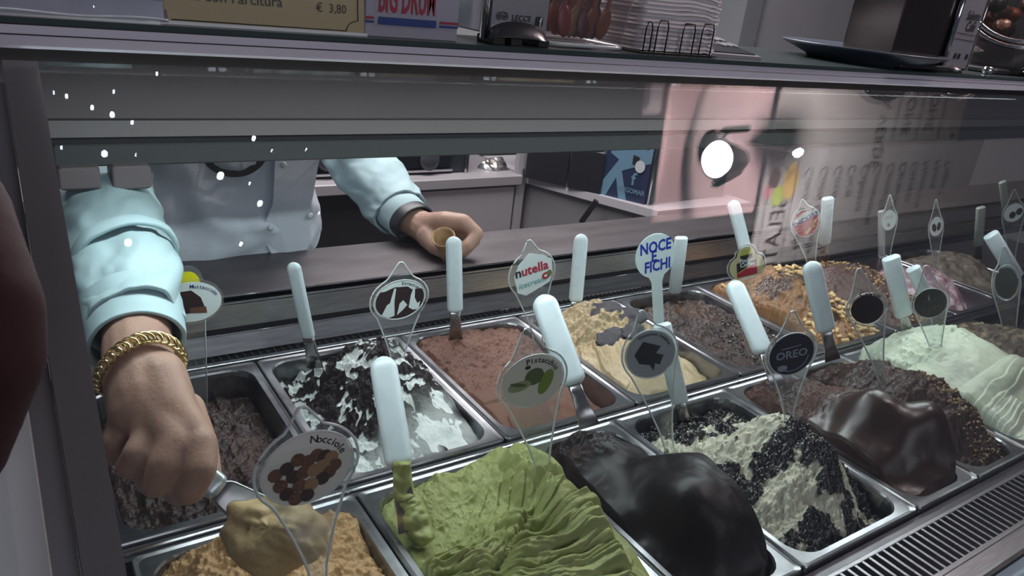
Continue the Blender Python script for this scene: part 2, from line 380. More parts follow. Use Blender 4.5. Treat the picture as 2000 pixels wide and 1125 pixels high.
def gel(name, label, x0, x1, y0, y1, ctrl, mat, nx=160, ny=220, edge=-.012, sig=.042, over=0., fn=None, ew=.8):
    hx, hy = (x1-x0)/2-.0165, (y1-y0)/2-.0165; cx, cy = (x0+x1)/2, (y0+y1)/2
    S, T = np.meshgrid(np.linspace(-1, 1, nx), np.linspace(-1, 1, ny)); x, y = S*hx, T*hy; r = .034
    qx, qy = np.abs(x)-(hx-r), np.abs(y)-(hy-r); m = (qx > 0) & (qy > 0); f = np.where(m, np.maximum(qx, qy)/(np.hypot(qx, qy)+1e-9), 1)
    x = np.where(m, np.sign(x)*(hx-r+qx*f), x); y = np.where(m, np.sign(y)*(hy-r+qy*f), y)
    X, Y = cx+x, cy+y
    C = [(*p[:3], p[3] if len(p) > 3 else 1.) for p in ctrl]
    for k in np.linspace(-1, 1, 9):
        for a, b in ((k*hx, hy), (k*hx, -hy), (hx, k*hy), (-hx, k*hy)): C.append((cx+a, cy+b, edge, ew*.35))
    num = 0; den = 0
    for px, py, pz, pw in C:
        wgt = pw*np.exp(-((X-px)**2+(Y-py)**2)/(2*sig*sig))+1e-7; num = num+wgt*pz; den = den+wgt
    Z = num/den; at = {}
    if fn:
        res = fn(X, Y, Z, S, T); Z = res[0]; at = res[1]
    eg = np.maximum(np.abs(S), np.abs(T)); Z = Z-np.where(eg > .9999, .05, 0)-.006*sstep(.93, 1, eg)
    if over:
        k = 1+over*np.clip(Z/.05, 0, 1.3); X = cx+(X-cx)*k; Y = cy+(Y-cy)*(1+.4*over*np.clip(Z/.05, 0, 1.3))
    V = np.stack([X, Y, Z], -1).reshape(-1, 3); F = quadgrid(nx, ny)
    # weld a closed underside so the mound has a body inside its pan
    loc = (cx, cy, -.05)
    root = thing(name, loc, label, 'gelato')
    o = part('mass', (V, F), mat, root, True, at); GEL[label] = (root, X, Y, Z, at)
    return root, X, Y, Z
def scatter(root, X, Y, Z, pts, proto, mat, name, size, sink=.3, seed=1, jit=.25, stuff=False):
    """pieces set into the surface; stuff joins them, else each is an object sharing one mesh"""
    r = np.random.default_rng(seed); L = rootloc(root); out = []
    for (j, i) in pts:
        p = np.array([X[j,i], Y[j,i], Z[j,i]]); s = size*(1+jit*r.uniform(-1, 1)); e = r.uniform(0, 2*math.pi, 3)
        if stuff:
            V = (proto[0]*s) @ Rm(*e).T+p; out.append((V, proto[1]))
        else:
            o = link(name, proto, mat, root); o.location = p-L+np.array([0, 0, s*(.5-sink)]); o.rotation_euler = (r.uniform(-.6, .6), r.uniform(-.6, .6), e[2]); o.scale = (s, s, s)
    if stuff and out:
        part(name, join(*out), mat, root, False, stuff=True)
def ico(nseg=8, nr=5, sx=1, sy=1, sz=1, bumpy=0, seed=0):
    r = np.random.default_rng(seed); L = []
    for k in range(1, nr):
        a = math.pi*k/nr; L.append(np.array([(sx*math.sin(a)*math.cos(b), sy*math.sin(a)*math.sin(b), sz*math.cos(a)) for b in np.linspace(0, 2*math.pi, nseg, endpoint=False)]))
    V, F = loft(L, True, True); V = V*(1+bumpy*r.uniform(-1, 1, (len(V), 1))); return V, F
def pick(mask, n, seed):
    r = np.random.default_rng(seed); J = np.argwhere(mask); return J[r.choice(len(J), min(n, len(J)), replace=False)] if len(J) else []
def bx_(i): return -2*P_+i*P_, -2*P_+(i+1)*P_, YB0, YB1
def fx_(i): return FX[i], FX[i+1], YF0, YF1
def pt(u, v, ax, val, w=1.): return (*AT(u, v, ax, val), w)

# --- pistachio
def f_pist(X, Y, Z, S, T):
    right = sstep(-.060, -.025, X-.10*(Y+.2)*1.0)                 # the untouched, folded half
    Z = Z+.0035*fbm(X, Y, 45, 3, 4)*(1-right)+.004*ridged(X, Y, 60, 7, 4)*(1-right)*sstep(-.2, .3, fbm(X, Y, 14, 5, 3)+.25)
    st = [([(990,868),(1040,900),(1085,930)], .05, .020, .020, 4), ([(1000,900),(985,960),(945,1020),(880,1065)], .05, .030, .020, 6),
          ([(1150,975),(1095,1010),(1030,1010),(1000,985)], .05, .022, .026, 4), ([(1100,925),(1080,960),(1030,975),(995,950)], .055, .022, .022, 4),
          ([(1165,1010),(1110,1050),(1040,1060),(985,1035)], .04, .024, .026, 5), ([(1180,1050),(1110,1080),(1040,1085),(985,1065)], .035, .022, .024, 5),
          ([(1205,1085),(1130,1115),(1050,1120),(985,1100)], .03, .024, .024, 5), ([(1240,1120),(1150,1150),(1050,1155),(960,1130)], .03, .026, .022, 5),
          ([(1270,1160),(1180,1185),(1080,1190),(960,1170)], .03, .028, .02, 5),
          ([(985,1050),(930,1075),(870,1085),(830,1080)], .03, .020, .018, 5), ([(980,1095),(920,1110),(860,1115),(800,1090)], .03, .022, .016, 5),
          ([(960,1140),(900,1150),(840,1145),(800,1120)], .03, .022, .016, 5)]
    for k, (p, zl, wd, ht, nr) in enumerate(st): Z = stroke(X, Y, Z, p, zl, wd*1.2, ht*1.15, max(3, nr-1), .0062, 20+k, .9)
    Z = Z+.0005*fbm(X, Y, 90, 31, 3)*right
    return Z, {}
G_PIST = M('pistachio_gelato', h2('868d55'), .48, spec=.3, noise=(18, h2('979d67'), .35, .7), bump=(260, .12, .002))
gel('pistachio_gelato', 'green pistachio gelato with layered folds on its right side', *fx_(1),
    [pt(860,910,'Y',-.05), pt(930,905,'Y',-.05), (-.042,-.055,.046,1.4), (-.02,-.11,.056,1.3), (-.02,-.19,.052,1.2), (-.03,-.26,.045), (-.04,-.33,.03),
     (-.19,-.06,.0), (-.205,-.13,-.015), (-.15,-.13,-.022,1.3), (-.13,-.10,-.01), (-.115,-.16,-.012), (-.16,-.20,-.005), (-.2,-.2,.0), (-.17,-.27,.0), (-.12,-.3,.015), (-.19,-.34,-.01)],
    G_PIST, 300, 380, edge=-.012, sig=.026, over=.07, fn=f_pist)
# --- dark chocolate
def f_fond(X, Y, Z, S, T):
    rough = sstep(-.14, -.09, Y)
    Z = Z+rough*(.006*ridged(X, Y, 32, 2, 4)+.004*fbm(X, Y, 70, 4, 3))+(1-rough)*(.0012*fbm(X, Y, 30, 6, 3)+.0025*ridged(X, Y*1.3, 11, 16, 2))
    Z = Z+(1-rough)*.004*np.maximum(0, ridged(X+.4*Y, Y*.6, 14, 12, 2)-.55)
    return Z, {'matte': np.clip(rough*sstep(-.1, .5, fbm(X, Y, 24, 8, 3)), 0, 1)}
G_FOND = M('dark_chocolate_gelato', h2('181314'), .45, spec=.3, bump=(40, .12, .004), attr=('matte', h2('33241f'), .7))
gel('dark_chocolate_gelato', 'almost black dark chocolate gelato heaped in two smooth lumps', *fx_(2),
    [(.03,-.094,.045), (.09,-.06,.035), (.08,-.09,.048), (.14,-.08,.005), (.16,-.05,-.01), (.12,-.13,.035), (.05,-.15,.03), (.05,-.2,.02),
     (.10,-.20,.052), (.155,-.215,.080,1.6), (.10,-.25,.072,1.5), (.16,-.27,.070,1.5), (.12,-.30,.055,1.2), (.16,-.315,.035), (.12,-.35,-.03), (.05,-.32,-.02), (.03,-.26,-.01)],
    G_FOND, 200, 340, edge=-.02, sig=.022, over=.10, fn=f_fond)
# --- cookies and cream
def f_oreo(X, Y, Z, S, T):
    n = fbm(X*1.0, Y*.8, 26, 3, 5); n2 = fbm(X, Y, 60, 14, 4)
    n = n+.5*fbm(X, Y, 13, 23, 2); a = sstep(-.05, .10, n+.25*n2+2.0*(X-.315)+.45*sstep(-.28, -.33, Y)+.26)
    Z = Z+.009*ridged(X, Y, 30, 5, 4)+.0065*n2+.004*fbm(X, Y, 130, 9, 3)
    return Z, {'dark': a}
G_OREO = M('cookie_gelato', h2('c4c2ae'), .6, noise=(50, h2('a8a798'), .4, .7), bump=(200, .3, .003), attr=('dark', h2('121113'), .34))
r_, X_, Y_, Z_ = gel('cookie_gelato', 'white gelato heaped with black cookie crumbs', *fx_(3),
    [(.24,-.09,-.015), (.30,-.06,-.02), (.37,-.07,-.02), (.22,-.14,.0), (.28,-.13,.005), (.34,-.13,.01), (.40,-.12,-.01), (.25,-.19,.022), (.30,-.2,.05), (.335,-.215,.080,1.5), (.38,-.21,.05),
     (.25,-.25,.012), (.30,-.27,.05), (.36,-.27,.055,1.3), (.40,-.27,.02), (.24,-.31,-.01), (.29,-.32,.01), (.35,-.325,.02), (.40,-.33,-.035), (.38,-.36,-.05), (.28,-.36,-.03)],
    G_OREO, 300, 360, edge=-.03, sig=.026, fn=f_oreo)
CR = ico(5, 4, 1, .8, .5, .25, 3)
scatter(r_, X_, Y_, Z_, pick(GEL['white gelato heaped with black cookie crumbs'][4]['dark'] > .5, 900, 2), CR, M('cookie_crumb', h2('161416'), .6), 'cookie_crumbs', .0022, stuff=True)
scatter(r_, X_, Y_, Z_, pick((GEL['white gelato heaped with black cookie crumbs'][4]['dark'] > .3) & (Y_ > -.26), 420, 5), CR, M('cream_crumb', h2('cfcec4'), .7), 'cream_flecks', .0017, stuff=True)
# --- glossy chocolate
def f_choc(X, Y, Z, S, T):
    rough = sstep(-.20, -.15, Y+.25*(X-.5))
    Z = Z+rough*(.006*ridged(X, Y, 34, 2, 4)+.004*fbm(X, Y, 80, 4, 4))+(1-rough)*(.0015*fbm(X, Y, 22, 6, 3)+.0015*ridged(X*1.2, Y, 10, 17, 2))
    return Z, {'matte': rough*np.clip(.6+.5*fbm(X, Y, 20, 3, 3), 0, 1)}
G_CHOC = M('glossy_chocolate_gelato', h2('2e1d19'), .35, spec=.5, bump=(35, .10, .004), attr=('matte', h2('452a1f'), .75))
gel('chocolate_gelato', 'glossy brown chocolate gelato drawn up to a smooth peak', *fx_(4),
    [(.47,-.06,.01), (.52,-.06,.02), (.57,-.06,.015), (.46,-.12,.018), (.52,-.12,.03), (.57,-.12,.035), (.46,-.18,.03), (.52,-.18,.055), (.57,-.18,.06),
     (.47,-.24,.04), (.525,-.235,.088,1.4), (.58,-.235,.075), (.485,-.29,.035), (.54,-.285,.075,1.3), (.585,-.29,.100,2.2), (.59,-.33,.05,1.3), (.53,-.335,.018), (.48,-.34,-.01), (.57,-.362,.0)],
    G_CHOC, 200, 340, edge=-.008, sig=.020, over=.06, fn=f_choc)
# --- nutty chocolate
def f_nut(X, Y, Z, S, T):
    rim = sstep(.2, .55, S-.2*T); return Z+.004*ridged(X, Y, 34, 2, 4)+.003*fbm(X, Y, 80, 4, 4)*1.0+.004*rim*fbm(X, Y, 60, 7, 3), {'rim': rim}
G_NUT = M('nut_chocolate_gelato', h2('2d1e1a'), .5, spec=.4, noise=(40, h2('3a271f'), .4, .7), bump=(150, .2, .003))
r_, X_, Y_, Z_ = gel('nut_chocolate_gelato', 'dark chocolate gelato with nut pieces along its right edge', *fx_(5),
    [(.64,-.06,.02), (.70,-.06,.03), (.75,-.07,.03), (.64,-.13,.04), (.70,-.13,.055), (.75,-.13,.06), (.65,-.2,.04), (.70,-.2,.06), (.75,-.21,.075,1.4), (.65,-.27,.0), (.70,-.27,.03), (.752,-.27,.062,1.4), (.70,-.33,-.03), (.75,-.33,.01), (.65,-.34,-.05), (.70,-.36,-.05)],
    G_NUT, 180, 300, edge=-.03, sig=.027, over=.05, fn=f_nut)
NUTM = M('nut_piece', h2('8f7a5a'), .6, noise=(90, h2('6a5439'), .4, .65)); NP = mesh('nut_piece', *ico(6, 4, 1, .75, .6, .2, 5))
for j, i in pick((GEL['dark chocolate gelato with nut pieces along its right edge'][4]['rim'] > .5), 230, 8):
    L = rootloc(r_); o = link('nut_piece', NP, NUTM, r_); s = random.uniform(.0022, .0042); o.scale = (s, s, s); o.location = np.array([X_[j,i], Y_[j,i], Z_[j,i]+.001])-L; o.rotation_euler = (random.uniform(0, 6),)*3
# --- white cream
def f_white(X, Y, Z, S, T):
    st = [([(1840,780),(1900,800),(1960,790),(1990,760)], .05, .03, .018, 6), ([(1850,830),(1920,850),(1985,830)], .04, .032, .018, 6), ([(1800,740),(1880,760),(1960,730),(2010,700)], .06, .035, .014, 4), ([(1900,900),(1980,880),(2040,850)], .02, .03, .02, 5)]
    for k, (p, zl, wd, ht, nr) in enumerate(st): Z = stroke(X, Y, Z, p, zl, wd, ht, nr, .0035, 60+k)
    rough = sstep(-.20, -.12, Y)
    return Z+rough*(.009*ridged(X, Y, 26, 5, 4)+.006*fbm(X, Y, 60, 2, 4))+(1-rough)*.002*fbm(X, Y, 40, 4, 3), {}
G_WHITE = M('white_cream_gelato', h2('b4c0aa'), .5, noise=(12, h2('c6cfbe'), .4, .7), bump=(160, .15, .003))
gel('white_cream_gelato', 'big swirled heap of white cream gelato', *fx_(6),
    [(.82,-.06,.035), (.88,-.06,.05), (.95,-.06,.05), (1.0,-.06,.04), (.81,-.12,.04), (.88,-.12,.07), (.95,-.12,.085,1.2), (1.0,-.12,.07), (.81,-.19,.05), (.88,-.19,.075), (.95,-.19,.09), (1.0,-.2,.07), (.81,-.26,.03), (.88,-.26,.06), (.95,-.26,.07), (.82,-.33,.0), (.9,-.33,.03), (.98,-.33,.03)],
    G_WHITE, 220, 300, edge=-.0, sig=.032, over=.04, fn=f_white)
# --- far front: dark nut
G_DNUT = M('dark_nut_gelato', h2('3b3026'), .6, noise=(60, h2('6d6047'), .5, .62), bump=(120, .4, .004))
gel('dark_nut_gelato', 'dark gelato strewn with nuts behind the white cream', *fx_(7), [(1.1,-.1,.05), (1.2,-.1,.06), (1.15,-.2,.07), (1.2,-.3,.04)], G_DNUT, 90, 120, sig=.05,
    fn=lambda X, Y, Z, S, T: (Z+.008*fbm(X, Y, 50, 3, 4), {}))
# --- hazelnut (front left)
def f_noc(X, Y, Z, S, T): return Z+.007*ridged(X, Y, 26, 2, 5)+.006*fbm(X, Y, 55, 4, 4)+.002*fbm(X, Y, 170, 8, 3), {}
G_NOC = M('hazelnut_gelato', h2('a38359'), .6, noise=(22, h2('b59468'), .35, .7), bump=(220, .35, .003))
gel('hazelnut_gelato', 'pale brown rough hazelnut gelato being scooped', *fx_(0),
    [pt(330,1075,'Z',.0), (-.40,-.05,.035), (-.33,-.055,.02), (-.28,-.06,.018), (-.45,-.1,.01), (-.38,-.11,.02), (-.30,-.1,.01), (-.265,-.12,-.02), (-.42,-.17,.0), (-.35,-.17,.0), (-.28,-.2,-.01), (-.4,-.28,-.02), (-.3,-.28,-.02)],
    G_NOC, 260, 340, edge=-.012, sig=.03, fn=f_noc)
# --- back row
def f_must(X, Y, Z, S, T): return Z+.006*ridged(X, Y, 36, 2, 5)+.004*fbm(X, Y, 60, 4, 4), {}
G_MUST = M('chocolate_biscuit_gelato', h2('241916'), .5, spec=.3, noise=(20, h2('3c2a24'), .45, .75), bump=(110, .5, .004))
gel('chocolate_biscuit_gelato', 'low dark brown gelato strewn with chocolate shards, under the fist', *bx_(0), [(-.38,.18,-.035), (-.3,.25,-.03), (-.45,.25,-.035), (-.38,.08,-.045), (-.29,.1,-.045), (-.38,.31,-.03)], G_MUST, 200, 260, edge=-.05, sig=.05, fn=f_must)
def f_strac(X, Y, Z, S, T):
    n = fbm(X+.012*fbm(X, Y, 18, 30, 3), Y*.9, 54, 43, 3); v = ridged(X+.012*fbm(X, Y, 20, 3, 3), Y*.42+.008*fbm(X, Y, 25, 5, 2), 38, 47, 2)
    front = sstep(.12, .05, Y-.4*(X+.13))
    a = np.maximum(sstep(-.03, .03, n+.04-.45*front), sstep(.46, .50, v))*(1-.5*front*sstep(-.1, .3, fbm(X, Y, 12, 77, 2)+.12))
    Z = Z+.007*ridged(X, Y, 40, 5, 3)*(1-front)+.006*fbm(X, Y, 70, 2, 4)*(1-.7*front)+.0022*a
    return Z, {'dark': a}
G_STR = M('stracciatella_gelato', h2('c3cac7'), .7, spec=.2, noise=(30, h2('a9b2ae'), .42, .7), bump=(190, .22, .003), attr=('dark', h2('1b1517'), .6))
gel('stracciatella_gelato', 'white gelato streaked with dark chocolate', *bx_(1),
    [(-.21,.29,-.06), (-.20,.22,-.06), (-.21,.15,-.04), (-.195,.08,-.02), (-.16,.30,.0), (-.10,.305,.03), (-.065,.30,.042,1.3), (-.035,.3,.02), (-.17,.23,.005), (-.12,.23,.03), (-.07,.23,.045,1.3), (-.03,.22,.02), (-.17,.16,.005), (-.12,.16,.03), (-.07,.15,.04), (-.03,.14,.01), (-.16,.08,.0), (-.1,.08,.018), (-.05,.08,.018), (-.19,.04,-.012), (-.12,.035,.0), (-.06,.035,-.0), (-.025,.06,-.02)],
    G_STR, 320, 400, edge=-.03, sig=.026, fn=f_strac)
def f_nute(X, Y, Z, S, T):
    fr = sstep(.17, .10, Y); sh = (np.floor((X*.8-Y*.4)*28+fbm(X, Y, 12, 4, 2))) 
    ph = (X*.9-Y*.35)*26+.8*fbm(X, Y, 14, 4, 2); sw = ph-np.floor(ph)
    return Z+(1-fr)*(.004*ridged(X, Y, 30, 2, 4)+.0035*fbm(X, Y, 70, 5, 4))+fr*(.004*sw+.001*fbm(X, Y, 40, 3, 3)), {}
G_NUTE = M('milk_chocolate_gelato', h2('54372b'), .6, spec=.3, noise=(14, h2('604234'), .35, .7), bump=(170, .2, .003))
gel('milk_chocolate_gelato', 'level reddish brown milk chocolate gelato with a scraped front', *bx_(2),
    [(.05,.31,.012), (.12,.32,.012), (.2,.31,.0), (.04,.24,.008), (.12,.24,.0), (.2,.24,.0), (.04,.16,.006), (.10,.16,.0), (.18,.16,-.012), (.06,.08,.004), (.12,.08,-.01), (.2,.1,-.04), (.22,.2,-.03), (.22,.06,-.06), (.07,.03,-.006), (.15,.03,-.03)],
    G_NUTE, 240, 300, edge=-.014, sig=.032, fn=f_nute)
def f_fig(X, Y, Z, S, T):
    rough = np.clip(sstep(.16, .22, Y)+sstep(.05, .1, X-.42)*1, 0, 1)
    Z = stroke(X, Y, Z, [(1195,660),(1220,700),(1260,730),(1300,740)], .02, .035, .02, 4, .003, 81); Z = stroke(X, Y, Z, [(1150,650),(1170,700),(1200,740)], .0, .03, .012, 4, .003, 82)
    return Z+rough*(.008*ridged(X, Y, 34, 2, 4)+.007*fbm(X, Y, 75, 5, 4))+.0022*fbm(X, Y, 60, 8, 3), {}
G_FIG = M('fig_cream_gelato', h2('91805c'), .55, noise=(16, h2('a8977a'), .35, .7), bump=(170, .25, .003))
r_, X_, Y_, Z_ = gel('fig_cream_gelato', 'beige cream gelato with dark fig pieces', *bx_(3),
    [(.30,.31,-.005), (.37,.29,.052,1.3), (.42,.28,.03), (.48,.3,.0), (.30,.24,.01), (.36,.24,.045), (.42,.23,.04), (.48,.22,.01), (.30,.16,-.005), (.36,.15,.02), (.42,.14,.03), (.48,.12,-.01), (.30,.09,-.015), (.36,.08,.0), (.42,.07,.0), (.49,.06,-.04), (.34,.04,-.01), (.4,.035,-.01), (.49,.15,-.03)],
    G_FIG, 260, 320, edge=-.03, sig=.028, fn=f_fig)
FIGM = M('fig_piece', h2('2a2a30'), .3, spec=.6, noise=(80, h2('45454b'), .5, .7), bump=(90, .5, .004)); L = rootloc(r_)
FV_, FF_ = ico(30, 20, 1, .66, .42); FV_ = FV_*(1+.28*ridged(FV_[:,0]+FV_[:,2]*.7, FV_[:,1]-FV_[:,2]*.4, 1.6, 5, 3)+.12*fbm(FV_[:,0], FV_[:,1]+FV_[:,2], 3, 2, 3))[:, None]; FP = mesh('fig_piece', FV_, FF_)
for u, v, z, s, rz in ((1185,598,.055,.034,-.3), (1225,607,.05,.034,-.7), (1200,640,.043,.036,.3), (1240,636,.04,.030,.5), (1285,612,.03,.034,.2), (1300,640,.03,.03,.9), (1262,655,.035,.022,-.2)):
    p = AT(u, v, 'Z', z); j = np.unravel_index(np.argmin((X_-p[0])**2+(Y_-p[1])**2), X_.shape); p[2] = Z_[j]-.002
    o = link('fig_piece', FP, FIGM, r_); o.location = p-L; o.scale = (s, s, s*.8); o.rotation_euler = (.35, -.1, rz); o['label'] = 'dark glazed fig piece'
def f_cof(X, Y, Z, S, T): return Z+.007*ridged(X, Y, 24, 2, 4)+.004*fbm(X, Y, 70, 5, 4), {}
G_COF = M('coffee_chocolate_gelato', h2('281b16'), .5, spec=.35, noise=(16, h2('4a331f'), .5, .72), bump=(140, .4, .003))
r_, X_, Y_, Z_ = gel('coffee_chocolate_gelato', 'low dark brown coffee gelato with black chocolate bits', *bx_(4), [(.56,.28,-.01), (.65,.29,.0), (.72,.28,.0), (.6,.18,-.012), (.68,.18,.0), (.74,.15,.01), (.6,.08,-.03), (.68,.08,-.01), (.72,.06,-.01)], G_COF, 180, 240, edge=-.035, sig=.04, fn=f_cof)
scatter(r_, X_, Y_, Z_, pick((X_ > .62) & (Y_ < .2), 420, 3), CR, M('chocolate_bit', h2('1c1518'), .25, spec=.8), 'chocolate_bits', .0035, stuff=True)
def f_snk(X, Y, Z, S, T):
    Z = stroke(X, Y, Z, [(1480,600),(1520,590),(1560,560)], .05, .05, .015, 6, .004, 91); Z = stroke(X, Y, Z, [(1490,640),(1540,630),(1590,620)], .03, .04, .012, 6, .004, 92)
    return Z+.005*ridged(X, Y, 28, 2, 4)+.004*fbm(X, Y, 70, 5, 4), {'dark': sstep(.25, .5, fbm(X, Y, 20, 8, 4)-.4*sstep(.22, .3, Y)+.1)}
G_SNK = M('caramel_gelato', h2('6c4b29'), .5, noise=(16, h2('7b5832'), .35, .7), bump=(150, .3, .003), attr=('dark', h2('3f2a1b'), .35))
r_, X_, Y_, Z_ = gel('peanut_caramel_gelato', 'heaped golden caramel gelato studded with whole peanuts', *bx_(5),
    [(.80,.30,.03), (.86,.28,.06), (.94,.29,.065), (1.0,.28,.05), (.80,.22,.04), (.87,.2,.065), (.94,.2,.075), (1.0,.2,.05), (.8,.13,.03), (.87,.12,.055), (.94,.12,.05), (.99,.12,.02), (.82,.06,.01), (.9,.05,.015), (.97,.05,-.01)], G_SNK, 220, 280, edge=-.015, sig=.03, over=.04, fn=f_snk)
PNV = lathe([(.001,-1.0),(.35,-.92),(.55,-.6),(.48,-.05),(.56,.45),(.40,.85),(.001,1.0)], (0,0,0), 9, (1,0,0)); PN = mesh('peanut', *PNV); PNM = M('peanut', h2('c3a878'), .5, noise=(80, h2('a98a58'), .45, .7))
L = rootloc(r_)
for j, i in list(pick((X_ > .90) & (Y_ > .03) & (Y_ < .26), 105, 12))+list(pick((Y_ < .1), 26, 14))+list(pick((Y_ > .2), 8, 15)):
    o = link('peanut', PN, PNM, r_); s = random.uniform(.0072, .0094); o.scale = (s*1.15, s, s); o.location = np.array([X_[j,i], Y_[j,i], Z_[j,i]+.002])-L; o.rotation_euler = (random.uniform(-.5, .5), random.uniform(-.6, .6), random.uniform(0, 6))
G_CH2 = M('chopped_nut_chocolate', h2('3a261e'), .55, noise=(20, h2('482f26'), .4, .7), bump=(150, .3, .003))
r_, X_, Y_, Z_ = gel('chopped_nut_gelato', 'brown chocolate gelato under chopped nuts in the back row', *bx_(6), [(1.06,.3,.035), (1.13,.31,.05), (1.22,.3,.05), (1.06,.2,.04), (1.13,.2,.06), (1.22,.2,.055), (1.07,.1,.02), (1.14,.1,.045), (1.22,.1,.03), (1.14,.04,.0)], G_CH2, 140, 180, edge=-.02, sig=.035,
    fn=lambda X, Y, Z, S, T: (Z+.006*ridged(X, Y, 30, 2, 4)+.004*fbm(X, Y, 70, 5, 4), {}))
L = rootloc(r_); CNM = M('chopped_nut', h2('a98d5e'), .6, noise=(90, h2('8a6a42'), .4, .65)); CNP = mesh('chopped_nut', *ico(6, 4, 1, .8, .65, .2, 9))
for j, i in pick((X_ > 1.12) & (fbm(X_, Y_, 14, 4, 3) > -.35), 290, 21):
    o = link('chopped_nut', CNP, CNM, r_); s = random.uniform(.0028, .0048); o.scale = (s, s, s); o.location = np.array([X_[j,i], Y_[j,i], Z_[j,i]+.001])-L; o.rotation_euler = (random.uniform(0, 6), random.uniform(0, 6), 0)
G_PUR = M('cherry_gelato', h2('6d5059'), .5, noise=(45, h2('a08f95'), .48, .62), bump=(120, .3, .003))
gel('cherry_gelato', 'pink purple marbled cherry gelato mound', *bx_(7), [(1.33,.2,.035), (1.38,.12,.055,1.4), (1.36,.06,.03), (1.31,.1,.03), (1.45,.25,-.05), (1.48,.1,-.06), (1.33,.3,.0)], G_PUR, 120, 150, edge=-.05, sig=.035,
    fn=lambda X, Y, Z, S, T: (Z+.007*ridged(X, Y, 26, 2, 4)+.003*fbm(X, Y, 70, 5, 4), {}))
G_GRY = M('grey_brown_gelato', h2('403a31'), .55, noise=(26, h2('5a5247'), .42, .68), bump=(120, .3, .003))
gel('grey_brown_gelato', 'dull greyish brown gelato in the far back pan', *bx_(8), [(1.6,.25,.05), (1.68,.2,.05), (1.6,.1,.01)], G_GRY, 90, 120, edge=-.03, sig=.05, fn=lambda X, Y, Z, S, T: (Z+.006*fbm(X, Y, 40, 5, 4), {}))

# ------------------------------------------------------------------ spatulas
CRT = RM[:, 0]
def point_len(uv, B, L, far):
    """the point on a pixel's ray that lies L from B"""
    d = ray(*uv); o = CAM-B; a = d@d; b = 2*o@d; c = o@o-L*L; q = b*b-4*a*c
    t = -b/(2*a) if q < 0 else (-b+(1 if far else -1)*math.sqrt(q))/(2*a); return CAM+t*d
BLADE = M('blade_steel', (.40,.40,.41), .26, 1., noise=(20, (.3,.29,.28), .4, .7))
def rbar(A, B, w, th, side, rnd=True, n=8, tap=1.0):
    """flat bar with rounded long edges and rounded or square ends"""
    A, B = np.asarray(A), np.asarray(B); d = nrm(B-A); s = nrm(side-np.dot(side, d)*d); u = np.cross(s, d); Ln = np.linalg.norm(B-A); L = []
    if rnd:
        er = w*.5; st = [(er*(1-math.cos(a)), math.sin(a)) for a in np.linspace(.12, math.pi/2, 6)]
        rows = [(z, k) for z, k in st]+[(Ln-er*.6*(1-math.cos(a)), .35+.65*math.sin(a)) for a in np.linspace(math.pi/2, .1, 5)]
    else: rows = [(0, .9), (.0015, 1), (Ln-.0015, 1), (Ln, .9)]
    for z, k in rows:
        ww = w*(1+(tap-1)*z/Ln)
        L.append(np.array([A+d*z+s*(p[0])+u*p[1] for p in rr(0, 0, ww/2*k, th/2*max(k, .3), th*.45*k, 4, 0)]))
    return loft(L, True, True)
def spatula(label, top, bot, ax, val, L=.138, far=False, w=.030, rnd=True, dip=.06, nw=.019, hmat=None, bend=0):
    B = AT(*bot, ax, val); A = point_len(top, B, L, far); d = nrm(B-A)
    root = thing('gelato_spatula', B+d*dip, label, 'spatula', 'gelato spatulas')
    part('handle', rbar(A, B, w, w*.55, CRT, rnd), hmat or WHITE, root)
    s = nrm(CRT-np.dot(CRT, d)*d)
    L_ = []
    for k, (z, ww, th) in enumerate(((-.004, nw, .009), (.012, nw, .007), (.03, nw*1.1, .004), (dip, nw*1.5, .002))):
        c = B+d*z; u = np.cross(s, d); L_.append(np.array([c+s*p[0]+u*p[1] for p in rr(0, 0, ww/2, th/2, th*.4, 3, 0)]))
    part('blade', loft(L_, True, True), BLADE, root)
    return root
spatula('round ended white spatula standing in the stracciatella', (572,513), (603,660), 'Y', .300, w=.021)
spatula('white spatula upright in the milk chocolate, in front of the cone', (886,462), (889,610), 'Y', .305, w=.028)
spatula('white spatula upright beside the fig cream', (1136,457), (1124,590), 'Y', .315, w=.028)
spatula('square ended white spatula next to the hand lettered disc', (1331,464), (1318,570), 'Y', .325, w=.028, rnd=False)
spatula('white spatula behind the clover shaped marker', (1431,391), (1460,505), 'Y', .305, w=.030)
spatula('white spatula with bright curved steel neck, in the chopped nut gelato', (1617,387), (1611,474), 'Y', .300, w=.028, rnd=False)
spatula('big white spatula leaning beside the pistachio marker', (1058,577), (1122,752), 'Y', -.065, w=.037, far=True)
spatula('leaning white spatula beside the dark cookie marker', (1430,549), (1492,690), 'Y', -.065, w=.034, far=True)
spatula('white spatula standing in front of the peanuts', (1583,511), (1614,647), 'Y', -.060, w=.034)
spatula('square ended white spatula at the edge of the white cream', (1740,503), (1765,615), 'Y', -.050, w=.034, rnd=False)
spatula('square ended white spatula behind the dark chocolate marker', (1293,634), (1328,785), 'Y', -.050, w=.028, rnd=False, dip=.04)
spatula('short white spatula behind the coffee bean marker', (1783,524), (1822,610), 'Y', -.04, w=.028, rnd=False)
spatula('white spatula tilted far to the side at the right edge', (1935,458), (1985,540), 'Y', -.04, w=.034, rnd=False)
spatula('grey green spatula upright in the far back corner', (1916,405), (1911,478), 'Y', .28, w=.026, rnd=False, hmat=M('grey_green_handle', (.28,.33,.29), .4))
spatula('slim grey spatula beside the pale oval marker in the back row', (1722,412), (1722,500), 'Y', .28, w=.018, rnd=False, hmat=M('grey_handle', (.3,.32,.32), .4))
spatula('dim spatula at the far right end of the back row', (1958,355), (1966,420), 'Y', .30, w=.022, rnd=False, hmat=MAT['grey_green_handle'])
sp = spatula('white spatula smeared with green at the left of the pistachio', (746,697), (781,912), 'Y', -.075, w=.034, far=True, dip=.075)
